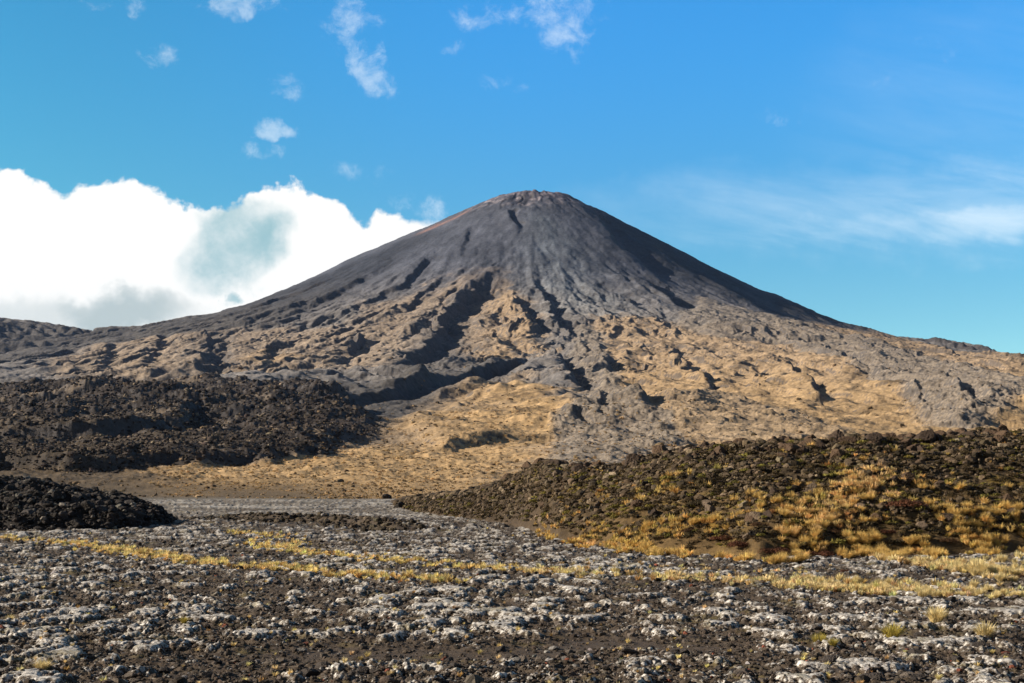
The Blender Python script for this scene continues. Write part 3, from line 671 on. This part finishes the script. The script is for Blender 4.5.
def tuft_shape(seed, blades, width, spread=.75):
    r = np.random.default_rng(seed); V_ = []; F_ = []; S_ = []
    for i in range(blades):
        a = r.random() * 2 * np.pi; q_ = r.random() ** .6; lean = q_ * spread * r.uniform(.7, 1.2); L = r.uniform(.65, 1.15) * (1 - .25 * q_)
        br = .22 * math.sqrt(r.random()); base_ = np.array([math.cos(a) * br, math.sin(a) * br, -.05])
        dirx = np.array([math.cos(a), math.sin(a), 0]); side = np.array([-math.sin(a), math.cos(a), 0]); w_ = width * r.uniform(.6, 1.3)
        k0 = len(V_)
        for j, t in enumerate((0, .4, .75, 1.0)):
            p = base_ + dirx * lean * L * (t ** 1.5) + np.array([0, 0, L * (t - .38 * lean * t * t)])
            ww = w_ * (1, .9, .6, .12)[j]; V_ += [p - side * ww, p + side * ww]; S_ += [.55 + .45 * t] * 2
        for j in range(3): F_.append((k0 + 2 * j, k0 + 2 * j + 1, k0 + 2 * j + 3, k0 + 2 * j + 2))
    return np.array(V_), np.array(F_)
TUFT_HI = [tuft_shape(i, 300, .016, .95) for i in range(8)]
TUFT_LO = [tuft_shape(30 + i, 52, .05, 1.0) for i in range(10)]
def shrub_shape(seed, leaves, size=.07):
    r = np.random.default_rng(seed); V_ = []; F_ = []
    bumps = [(r.uniform(-.7, .7), r.uniform(-.4, .4), r.uniform(.25, .5), r.uniform(.35, .6)) for _ in range(9)]
    for i in range(leaves):
        bx, by, bz, br = bumps[r.integers(len(bumps))]
        d = r.normal(size=3); d /= np.linalg.norm(d); d[2] = abs(d[2]) * .9; p = np.array([bx, by, bz * .5]) + d * br * r.uniform(.75, 1.08) * np.array([1, 1, .85])
        t1 = r.normal(size=3); t1 /= np.linalg.norm(t1); t2 = np.cross(d, t1); t2 /= np.linalg.norm(t2) + 1e-9; s_ = size * r.uniform(.6, 1.4)
        k = len(V_); V_ += [p - t1 * s_ * .5, p + t2 * s_ * .35, p + t1 * s_, p - t2 * s_ * .35]; F_.append((k, k + 1, k + 2, k + 3))
    v, f = ico(2)                                        # twiggy heart
    return np.array(V_), np.array(F_)
SHRUBS = [shrub_shape(i, 900, .09) for i in range(5)]

def mat_obj(name, rough=.95, rnd=.25, trans=0.0, bump_s=None):
    m = bpy.data.materials.new(name); m.use_nodes = True; n = NT(m.node_tree); b = m.node_tree.nodes['Principled BSDF']
    b.inputs['Roughness'].default_value = rough; b.inputs['Specular IOR Level'].default_value = .15
    at = n.node('ShaderNodeAttribute', attribute_name='tint').outputs['Color']
    oi = n.node('ShaderNodeObjectInfo').outputs['Random']
    geo = n.node('ShaderNodeNewGeometry').outputs['Position']
    ns = n.noise(geo, 5.0, 5, .7)
    v = n.m('ADD', n.m('MULTIPLY', n.m('SUBTRACT', oi, .5), rnd), n.m('MULTIPLY_ADD', n.m('SUBTRACT', ns, .5), .9, 1.0))
    c = n.mix(1.0, at, n.xyz(v, v, v), 'MULTIPLY'); n.l.new(c, b.inputs['Base Color'])
    if bump_s:
        bp = n.node('ShaderNodeBump'); bp.inputs['Strength'].default_value = .8; bp.inputs['Distance'].default_value = .08
        n.l.new(n.noise(geo, bump_s, 6, .7), bp.inputs['Height']); n.l.new(bp.outputs[0], b.inputs['Normal'])
    if trans:
        out = m.node_tree.nodes['Material Output']; tr_ = n.node('ShaderNodeBsdfTranslucent'); n.l.new(c, tr_.inputs['Color'])
        mx = n.node('ShaderNodeMixShader'); mx.inputs[0].default_value = trans; n.l.new(b.outputs[0], mx.inputs[1]); n.l.new(tr_.outputs[0], mx.inputs[2]); n.l.new(mx.outputs[0], out.inputs['Surface'])
    return m
M_ROCK = mat_obj('lava_rock', bump_s=9.0); M_GRASS = mat_obj('dry_tussock_grass', trans=.35); M_SHRUB = mat_obj('heath_foliage', trans=.2)

def merged(name, shapes, pos, scl, yaw, tint, mat, smooth=False, squash=None):
    """one mesh out of many small pieces (stuff)"""
    r = np.random.default_rng(len(pos)); pick = r.integers(0, len(shapes), len(pos)); VV = []; FF = []; CC = []; off = 0
    for k, (v, f) in enumerate(shapes):
        idx = np.nonzero(pick == k)[0]
        if not len(idx): continue
        c, s = np.cos(yaw[idx]), np.sin(yaw[idx]); q_ = v[None] * scl[idx][:, None, None]
        if squash is not None: q_ = q_ * np.stack([np.ones(len(idx)), np.ones(len(idx)), squash[idx]], 1)[:, None, :]
        x = q_[..., 0] * c[:, None] - q_[..., 1] * s[:, None]; y = q_[..., 0] * s[:, None] + q_[..., 1] * c[:, None]
        P_ = np.stack([x, y, q_[..., 2]], -1) + pos[idx][:, None, :]
        VV.append(P_.reshape(-1, 3)); CC.append(np.repeat(tint[idx], len(v), 0))
        FF.append((f[None] + (np.arange(len(idx)) * len(v))[:, None, None]).reshape(-1, f.shape[1]) + off); off += len(idx) * len(v)
    return link(name, make_mesh(name, np.vstack(VV), np.vstack(FF), np.vstack(CC), smooth), mat)
def hi_meshes(name, shapes, tints, mat, smooth=False):
    out = []
    for v, f in shapes:
        row = []
        for t in tints:
            me = make_mesh(name, v, f, np.tile(np.array(t), (len(v), 1)), smooth); me.materials.append(mat); row.append(me)
        out.append(row)
    return out
def place(name, me, p, s, yaw, label, cat, group, sz=1.0, tilt=0.0):
    o = bpy.data.objects.new(name, me); col.objects.link(o); o.location = p; o.scale = (s, s, s * sz); o.rotation_euler = (tilt, tilt * .6, yaw)
    return tag(o, label, cat, group)
def inview(x, y, z, mg=6):
    px = CX + F * x / y; py = HY - F * (z - CAMZ) / y
    return (px > -mg) & (px < 1024 + mg) & (py < 683 + mg)

def ordw(k):
    return '%d%s' % (k, 'th' if 10 <= k % 100 <= 20 else {1: 'st', 2: 'nd', 3: 'rd'}.get(k % 10, 'th'))
PEND = []
def pend(o, head, zone, px): PEND.append((o, head, zone, px)); return o
def settle():
    by = {}
    for o, head, zone, px in PEND: by.setdefault((head.split()[-1] + zone), []).append((px, o, head, zone))
    for k, L in by.items():
        L.sort(key=lambda a: a[0])
        for i, (px, o, head, zone) in enumerate(L): o['label'] = '%s %s, %s large one from left' % (head, zone, ordw(i + 1))
# scatter lists ----------------------------------------------------------
r_ = np.random.default_rng(11)
def col_of(c, n, j=.25): return np.clip(np.array(c)[None] * (1 + j * r_.normal(size=(n, 1))) * (1 + .02 * r_.normal(size=(n, 3))), .008, 1)
def bearing(px, d): return (px - CX) / F * d, d
def pick_big(x, y, z, size, k):
    ok = inview(x, y, z, 0); key = np.where(ok, size / y, 0); order = np.argsort(-key); return order[:k], order[k:]

# --- blocks of lava on the right-hand ridge
n_ = 62000
px = r_.uniform(395, 1200, n_); fo = interp(px, RFOOT); ru = interp(px, RBACK)
t = r_.random(n_) ** .8 * 1.35 + .02; x, y = bearing(px, fo + t * ru)
z, tt, _, ev = ridge_land(x, y, True)
dens = fbm(x / 5, y / 5, 3, 501); keep = (r_.random(n_) < (.35 + .9 * dens + .75 * sstep(.25, .8, tt) + .8 * (1 - sstep(500, 620, px)))) & (tt > .08)
x, y, z, tt, px = [a[keep] for a in (x, y, z, tt, px)]
sz = np.exp(r_.normal(-2.35, .6, len(x))) * (1 + .35 * sstep(.6, 1, tt)); sz = np.clip(sz, .05, .75)
rc = col_of([.086, .060, .036], len(x), .35); rc[r_.random(len(x)) < .2] *= .55
gi = r_.random(len(x)) < .10; rc[gi] = col_of([.17, .125, .08], gi.sum(), .2)
sz = np.where(tt < .6, np.minimum(sz, .42), sz)
big, rest = pick_big(x, y, z, sz, 190)
merged('lava_blocks', ROCKS_LO, np.stack([x, y, z + sz * .15], -1)[rest], sz[rest], r_.random(len(rest)) * 6.28, rc[rest], M_ROCK)
tag(bpy.data.objects['lava_blocks'], 'countless small brown lava blocks strewn over the right ridge', 'lava rubble', kind='stuff')
hi = hi_meshes('boulder', ROCKS_HI, [(.088, .055, .034), (.055, .037, .026), (.13, .092, .062)], M_ROCK)
for i in big:
    zone = 'on the crest of the right ridge' if tt[i] > .72 else ('halfway up the right ridge' if tt[i] > .35 else 'low on the right ridge')
    ck = r_.choice(3, p=[.55, .3, .15]); cn = ('brown', 'dark', 'pale')[ck]
    o = place('boulder', hi[r_.integers(8)][ck], (x[i], y[i], z[i] + sz[i] * .2), sz[i] * 1.15, r_.random() * 6.28, '', 'boulder', 'boulders on the lava ridge', r_.uniform(.8, 1.2), r_.normal() * .2)
    pend(o, cn + ' lava boulder', zone, px[i])
# --- black blocks of the left-hand mound
n_ = 17000
px = r_.uniform(-260, 178, n_); fo = interp(px, MOUND_FOOT); ru = np.interp(px, [-700, 0, 185], [40, 26, 8])
x, y = bearing(px, fo + (r_.random(n_) * 1.7) * ru); z, tt, _, ev = mound_land(x, y, True)
sz = np.clip(np.exp(r_.normal(-1.35, .5, n_)), .1, 1.0) * .6 * (1 - .45 * sstep(120, 178, px)); rc = col_of([.042, .034, .029], n_, .4); gi = r_.random(n_) < .07; rc[gi] = col_of([.17, .15, .12], gi.sum())
big, rest = pick_big(x, y, z, sz, 60)
merged('black_lava_blocks', ROCKS_LO, np.stack([x, y, z + sz * .15], -1)[rest], sz[rest], r_.random(len(rest)) * 6.28, rc[rest], M_ROCK)
tag(bpy.data.objects['black_lava_blocks'], 'jagged near-black lava blocks covering the left mound', 'lava rubble', kind='stuff')
hi2 = hi_meshes('boulder', ROCKS_HI, [(.040, .033, .028), (.065, .055, .048)], M_ROCK)
for i in big:
    k = r_.integers(2)
    o = place('boulder', hi2[r_.integers(8)][k], (x[i], y[i], z[i] + sz[i] * .2), sz[i] * 1.1, r_.random() * 6.28, '', 'boulder', 'boulders on the black lava mound', 1.0, r_.normal() * .2)
    pend(o, ('black', 'dark grey')[k] + ' lava boulder', ('high' if tt[i] > .6 else 'low') + ' on the left mound', px[i])
# --- rubble of the far lava field on the left
n_ = 60000
px = r_.uniform(-200, 560, n_); d = 1 / r_.uniform(1 / 1500, 1 / 330, n_); x, y = bearing(px, d)
z, c_, rub = far_land(x, y); zb = CAMZ
keep = (rub > .3) & (c_.mean(-1) < .16); x, y, z, c_ = x[keep], y[keep], z[keep], c_[keep]
sz = np.clip(np.exp(r_.normal(-.35, .5, len(x))), .3, 2.6) * np.clip(y / 900, .6, 1.3)
rc = col_of([.046, .034, .026], len(x), .35); gi = r_.random(len(x)) < .12; rc[gi] = col_of([.16, .12, .08], gi.sum())
merged('far_lava_rubble', ROCKS_LO, np.stack([x, y, z + sz * .1], -1), sz, r_.random(len(x)) * 6.28, rc, M_ROCK)
tag(bpy.data.objects['far_lava_rubble'], 'coarse dark lava rubble covering the flow at the foot of the mountain', 'lava rubble', kind='stuff')
log('lava', len(x))
# --- boulders and bushes dotted over the tan flat and the lower slopes
n_ = 26000
px = r_.uniform(60, 1100, n_); d = 1 / r_.uniform(1 / 2600, 1 / 310, n_); x, y = bearing(px, d); z, c_, rub = far_land(x, y)
keep = r_.random(n_) < .15 + 1.2 * fbm(x / 70, y / 90, 3, 521).clip(0); x, y, z = x[keep], y[keep], z[keep]
sz = np.exp(r_.normal(-1.15, .5, len(x))) * np.clip(y / 500, .8, 3.5); rc = col_of([.15, .10, .055], len(x), .5)
merged('scattered_rocks', ROCKS_LO, np.stack([x, y, z], -1), sz, r_.random(len(x)) * 6.28, rc, M_ROCK)
tag(bpy.data.objects['scattered_rocks'], 'small rocks and low heath dotted over the tan slopes', 'scattered rocks', kind='stuff')
n_ = 22000
px = r_.uniform(60, 700, n_); d = 1 / r_.uniform(1 / 1100, 1 / 300, n_); x, y = bearing(px, d); z, c_, rub = far_land(x, y)
keep = (c_[:, 0] > .17) & (c_[:, 0] > 1.35 * c_[:, 2]) & (r_.random(n_) < .55 + fbm(x / 25, y / 30, 3, 525)); x, y, z = x[keep], y[keep], z[keep]
TW = [shrub_shape(120 + i, 34, .42) for i in range(5)]
sz = np.exp(r_.normal(-1.1, .4, len(x))) * np.clip(y / 420, .8, 2.2); rc = col_of([.44, .29, .14], len(x), .3); bi = r_.random(len(x)) < .25; rc[bi] = col_of([.15, .10, .05], bi.sum(), .3)
merged('meadow_tussocks', TW, np.stack([x, y, z], -1), sz, r_.random(len(x)) * 6.28, rc, M_GRASS)
tag(bpy.data.objects['meadow_tussocks'], 'dry tan grass covering the flat below the mountain', 'grass', kind='stuff')
# --- stones of the gravel plain
n_ = 78000
px = r_.uniform(-150, 1180, n_); d = 1 / r_.uniform(1 / 170, 1 / 24, n_); x, y = bearing(px, d)
m_, wa = plain_field(x, y)
keep = (r_.random(n_) < (1 - .85 * sstep(.05, .2, m_)) * (1 - .75 * wa)); x, y, px, m_ = x[keep], y[keep], px[keep], m_[keep]
z = near_land(x, y)
sz = np.clip(np.exp(r_.normal(-3.4, .55, len(x))), .02, .17) * (.8 + .5 * sstep(25, 90, y)) * (1 + .35 * (fbm(x / 4, y / 4, 2, 531) > .15))
rc = col_of([.066, .049, .036], len(x), .35); u = r_.random(len(x)); g1 = u < .09; rc[g1] = col_of([.22, .20, .18], g1.sum(), .3); g2 = (u > .993); rc[g2] = col_of([.22, .075, .045], g2.sum(), .2); g3 = (u > .14) & (u < .3); rc[g3] = col_of([.12, .095, .075], g3.sum(), .3)
big, rest = pick_big(x, y, z, sz, 280)
merged('gravel_stones', ROCKS_LO, np.stack([x, y, z + sz * .1], -1)[rest], sz[rest], r_.random(len(rest)) * 6.28, rc[rest], M_ROCK)
tag(bpy.data.objects['gravel_stones'], 'loose dark stones all over the gravel plain', 'stones', kind='stuff')
hi3 = hi_meshes('stone', ROCKS_HI, [(.058, .047, .040), (.12, .095, .075), (.20, .18, .16), (.16, .06, .038)], M_ROCK)
for i in big:
    k = r_.choice(4, p=[.66, .27, .06, .01]); band = 'lying in the nearest foreground' if y[i] < 30 else ('lying in the near foreground' if y[i] < 38 else 'lying further out on the plain')
    o = place('stone', hi3[r_.integers(8)][k], (x[i], y[i], z[i] + sz[i] * .12), sz[i] * 1.05, r_.random() * 6.28, '', 'stone', 'stones on the gravel plain', r_.uniform(.6, .9), r_.normal() * .2)
    pend(o, ('dark', 'brown', 'pale grey', 'rusty red')[k] + ' stone', band, px[i])
log('stones', len(x))

k_ = 900; u = r_.random(k_) * (len(BANK) - 1); i_ = u.astype(int); f_ = (u - i_)[:, None]; pb = BANK[i_] * (1 - f_) + BANK[i_ + 1] * f_ + r_.normal(size=(k_, 2)) * np.array([1.5, 3.0])
sb = np.clip(np.exp(r_.normal(-1.9, .5, k_)), .06, .4)
merged('bank_stones', ROCKS_LO, np.stack([pb[:, 0], pb[:, 1], near_land(pb[:, 0], pb[:, 1]) + sb * .1], -1), sb, r_.random(k_) * 6.28, col_of([.060, .045, .030], k_, .4), M_ROCK)
tag(bpy.data.objects['bank_stones'], 'dark stones along the low bank at the far side of the plain', 'stones', kind='stuff')
shr = [((905, 546), 1.0, 0, 'widest red-brown shrub mound, far right of the ridge foot'), ((820, 557), .62, 0, 'dark rust-red shrub between golden tussocks right of centre'), ((830, 551), .5, 1, 'low brown shrub just behind the rust-red one'),
       ((742, 556), .72, 0, 'red-brown shrub at the middle of the shrub row'), ((775, 557), .7, 0, 'red-brown shrub on the right of the shrub row'), ((722, 553), .6, 0, 'reddish shrub on the left of the shrub row'), ((692, 551), .5, 1, 'brown shrub at the left end of the shrub row'),
       ((760, 550), .5, 1, 'small brown shrub behind the shrub row'), ((700, 540), .7, 2, 'dark shrub standing behind the left of the shrub row'), ((885, 551), .5, 0, 'small rusty shrub left of the widest mound'), ((947, 556), .5, 1, 'brown shrub right of the widest mound'),
       ((1015, 578), .35, 1, 'little brown shrub on the plain at the right edge'), ((844, 574), .25, 0, 'tiny rust-red shrub on the pale strip of plain'), ((664, 553), .35, 1, 'little brown shrub at the start of the golden belt')]
SHP = []
for (p, s_, c, lab) in shr:
    b_ = float(interp(np.array([float(p[0])]), RFOOT)[0]) + max(0, (559 - p[1])) * .5
    if p[1] > 560: b_ = gpt(*p)[1]
    SHP.append(((p[0] - CX) / F * b_, b_, s_ * 1.25, c, lab))
# --- tussocks: [x, y, z, size, colour index, zone]
TU_ = []
def add_t(x, y, s, c, zone, onridge=False):
    TU_.append((x, y, s, c, zone, onridge))
def line_t(pts, count, width, smin, smax, c, zone):
    P_ = np.array([gpt(*p) for p in pts]); P0 = np.array(pts, float)
    for _ in range(count):
        k = r_.random() * (len(pts) - 1); i = int(k); f_ = k - i; p = P0[i] * (1 - f_) + P0[i + 1] * f_
        a, b_ = gpt(p[0] + r_.normal() * 3, p[1]); b_ += r_.normal() * width; 
        if fbm(np.array([a / 2.5]), np.array([b_ / 2.5]), 2, 541)[0] < -.15 and r_.random() < .7: continue
        add_t(a, b_, r_.uniform(smin, smax), c, zone)
Z1 = 'in the yellow band left on the plain'; Z2 = 'in the thin band right of centre'; Z3 = 'in the belt under the right ridge'
Z4 = 'in the pale cluster far right'; Z5 = 'alone on the gravel plain'; Z6 = 'climbing the right ridge'
line_t([(-30, 538), (20, 541), (80, 546), (120, 552), (160, 556), (185, 562), (250, 568), (300, 571), (350, 576), (400, 579), (466, 582)], 620, .9, .16, .34, 0, Z1)
line_t([(70, 543), (110, 549), (150, 556), (200, 562), (215, 566)], 220, 1.6, .2, .38, 0, Z1)
line_t([(232, 533), (262, 536), (290, 540), (300, 547), (268, 548), (250, 545)], 170, 2.2, .2, .36, 0, Z1)
line_t([(262, 548), (310, 553), (350, 558), (400, 563), (450, 567), (520, 572)], 330, 1.0, .16, .32, 0, Z1)
line_t([(520, 573), (600, 577), (680, 580), (760, 583), (820, 588), (880, 592), (1060, 598)], 480, 1.0, .15, .36, 1, Z2)
line_t([(800, 583), (860, 588), (930, 592), (1060, 596)], 200, 1.6, .22, .42, 1, Z4)
line_t([(880, 560), (930, 566), (980, 572), (1080, 580)], 300, 3.0, .22, .46, 1, Z4)
line_t([(960, 575), (1000, 570), (1080, 560)], 160, 3.0, .3, .5, 1, Z4)
line_t([(540, 568), (700, 573), (860, 580)], 90, 2.5, .12, .26, 1, Z2)
# belt on the ridge foot
for _ in range(5200):
    p = r_.uniform(535, 1180); t = abs(r_.normal()) * .27 - .06 + .16 * float(pn(np.array([p / 26.0]), np.array([3.3]), 5)[0])
    if p > 1024: t -= .0
    x0, y0 = bearing(p, interp(p, RFOOT) + t * interp(p, RBACK))
    dn = fbm(np.array([x0 / 6]), np.array([y0 / 5]), 3, 551)[0]
    lim = .14 + .95 * dn + .5 * (1 - sstep(0, .28, t)) - .25 * (1 - sstep(540, 660, p)) - .25 * sstep(960, 1040, p)
    if r_.random() < lim: add_t(x0, y0, r_.uniform(.25, .66) * (.75 if p < 640 else 1), 2, Z3, True)
for _ in range(420):                                     # patch rising up the ridge around the middle right
    u = r_.random(); p = 785 + 100 * u + r_.normal() * 16; t = .06 + .36 * u + r_.normal() * .07
    p = min(p, 905); x0, y0 = bearing(p, interp(p, RFOOT) + max(t, 0) * interp(p, RBACK))
    if fbm(np.array([x0 / 3]), np.array([y0 / 3]), 2, 561)[0] > -.2: add_t(x0, y0, r_.uniform(.3, .62), 3, Z6, True)
for _ in range(420):                                     # loners over the ridge
    p = r_.uniform(560, 1150); t = r_.uniform(.2, 1.15); x0, y0 = bearing(p, interp(p, RFOOT) + t * interp(p, RBACK)); add_t(x0, y0, r_.uniform(.18, .36), 2, 'dotted over the upper ridge', True)
for _ in range(420):                                     # loners on the plain
    p = r_.uniform(-60, 1080); d = 1 / r_.uniform(1 / 140, 1 / 27); a, b_ = bearing(p, d); add_t(a, b_, r_.uniform(.06, .17), r_.integers(2), Z5)
spec = [((892, 641), .33, 4, 'round greenish gold tussock, second largest at the lower right of the plain'), ((936, 627), .36, 1, 'pale straw tussock on a lichen hummock at the lower right'),
        ((985, 640), .34, 1, 'soft pale bushy tussock closest to the lower right corner'), ((819, 645), .24, 4, 'small leaning yellow-green tussock beside a grey crust at lower right'),
        ((833, 652), .16, 4, 'tiny yellow tussock just below the leaning one'), ((978, 576), .60, 1, 'big round pale tussock at the right edge below the ridge'), ((42, 671), .22, 1, 'faded brown tussock in the lower left corner'),
        ((184, 629), .15, 4, 'olive tuft on the white hummock at lower left'), ((10, 622), .16, 1, 'small gold tussock at the left picture edge')]
TT = np.array([(a, b_, s, c) for a, b_, s, c, _, _ in TU_]); zones = [t_[4] for t_ in TU_]; onr = np.array([t_[5] for t_ in TU_])
x, y, s = TT[:, 0], TT[:, 1], TT[:, 2]; zi = TT[:, 3].astype(int)
ok_ = np.ones(len(x), bool)
for (a, b_, s_, c, lab) in SHP: ok_ &= ~((np.abs(x - a) < s_ * 1.15) & (y > b_ - s_ * 1.0 - 2.6) & (y < b_ + s_ * .7))
ok_ &= ~((r_.random(len(x)) < .15) & onr & (y < interp(CX + F * x / y, RFOOT) + 1.2))
TT = TT[ok_]; zones = [q_ for q_, k_ in zip(zones, ok_) if k_]; onr = onr[ok_]; x, y, s, zi = x[ok_], y[ok_], s[ok_], zi[ok_]
zr = ridge_land(x, y); zp = near_land(x, y); z = np.maximum(zr, zp); z = np.where(x / y * F + CX < 380, zp, z)
GCOL = np.array([(.76, .58, .24), (.74, .58, .28), (.68, .46, .155), (.80, .54, .23), (.46, .36, .08)])
tint = np.clip(GCOL[zi] * (1 + .18 * r_.normal(size=(len(x), 1))) * (1 + .05 * r_.normal(size=(len(x), 3))), .02, 1)
br = (r_.random(len(x)) < .16); tint[br] *= np.array([.62, .5, .42])
big, rest = pick_big(x, y, z, s, 290)
merged('tussock_grass', TUFT_LO, np.stack([x, y, z], -1)[rest], s[rest] * .95, r_.random(len(rest)) * 6.28, tint[rest], M_GRASS, squash=None)
tag(bpy.data.objects['tussock_grass'], 'small golden tussocks too many to count over plain and ridge foot', 'grass', kind='stuff')
hig = hi_meshes('tussock', TUFT_HI, [tuple(c) for c in GCOL], M_GRASS)
cn = ('yellow', 'pale straw', 'golden', 'bright gold', 'greenish gold')
for i in big:
    p_ = CX + F * x[i] / y[i]
    o = place('tussock', hig[r_.integers(8)][zi[i]], (x[i], y[i], z[i]), s[i] * .95, r_.random() * 6.28, '', 'tussock', 'grass tussocks ' + zones[i], r_.uniform(.75, 1.05))
    pend(o, cn[zi[i]] + ' tussock', zones[i], p_)
for (p, s_, c, lab) in spec:
    a, b_ = gpt(*p); zz = near_land(np.array([a]), np.array([b_]))[0]
    place('tussock', hig[r_.integers(8)][c], (a, b_, zz), s_ * 1.75, r_.random() * 6.28, lab, 'tussock', None, .8)
log('tussocks', len(x))

# --- red-brown shrubs along the ridge foot and dark bushes on the ridge
his = hi_meshes('shrub', SHRUBS, [(.105, .042, .022), (.085, .045, .022), (.05, .038, .02)], M_SHRUB)
for (a, b_, s_, c, lab) in SHP:
    A = np.array([a]); B = np.array([b_]); zz = max(float(near_land(A, B)[0]), float(ridge_land(A, B)[0]))
    place('shrub', his[r_.integers(5)][c], (a, b_, zz - .02), s_, r_.uniform(-.3, .3), lab, 'shrub', None, .72)
n_ = 7500; px = r_.uniform(400, 1150, n_); t = r_.uniform(.05, 1.3, n_); x, y = bearing(px, interp(px, RFOOT) + t * interp(px, RBACK)); z = ridge_land(x, y); s = np.clip(np.exp(r_.normal(-1.3, .35, n_)), .15, .6)
rc = col_of([.062, .043, .020], n_, .45); u = r_.random(n_) < .2; rc[u] = col_of([.16, .13, .03], u.sum(), .3)
SH_LO = [shrub_shape(80 + i, 110, .2) for i in range(5)]
merged('heath_bushes', SH_LO, np.stack([x, y, z], -1), s, r_.random(n_) * 6.28, rc, M_SHRUB)
tag(bpy.data.objects['heath_bushes'], 'low brown and mossy heath growing between the ridge boulders', 'heath', kind='stuff')

# --- single boulders the eye finds
for (p, d, s_, k, lab) in [((949, 602), None, .26, 1, 'dark round boulder beside a tussock at the right of the plain'), ((400, 505), 190, .9, 1, 'black boulder at the left tip of the right ridge'),
                        ((387, 497), 300, 1.2, 1, 'small dark boulder on the tan flat left of the ridge tip'), ((560, 470), 133, 1.0, 0, 'large dark outcrop knob on the ridge crest left of its middle'),
                        ((598, 470), 120, .9, 0, 'dark crest boulder right of the large knob'), ((660, 446), 118, .8, 0, 'brown crest boulder where the ridge starts to climb'), ((800, 440), 106, .7, 0, 'brown boulder standing on the skyline of the ridge'),
                        ((891, 446), 104, .75, 0, 'dark brown block just under the ridge skyline on the right'), ((936, 450), 104, .8, 0, 'large rounded brown boulder under the ridge skyline at right'), ((990, 441), 108, .75, 0, 'rough brown boulder on the ridge crest near the right edge')]:
    if d is None: a, b_ = gpt(*p)
    else: a, b_ = (p[0] - CX) / F * d, d
    A = np.array([a]); B = np.array([b_]); zz = max(float(near_land(A, B)[0]) if b_ < 290 else float(far_land(A, B, False)[0]), float(ridge_land(A, B)[0]) if p[0] > 395 else -9)
    place('boulder', (hi if k == 0 else hi2)[r_.integers(8)][0], (a, b_, zz + s_ * .25), s_, r_.random() * 6.28, lab, 'boulder', None, .9)
settle()
log('done')
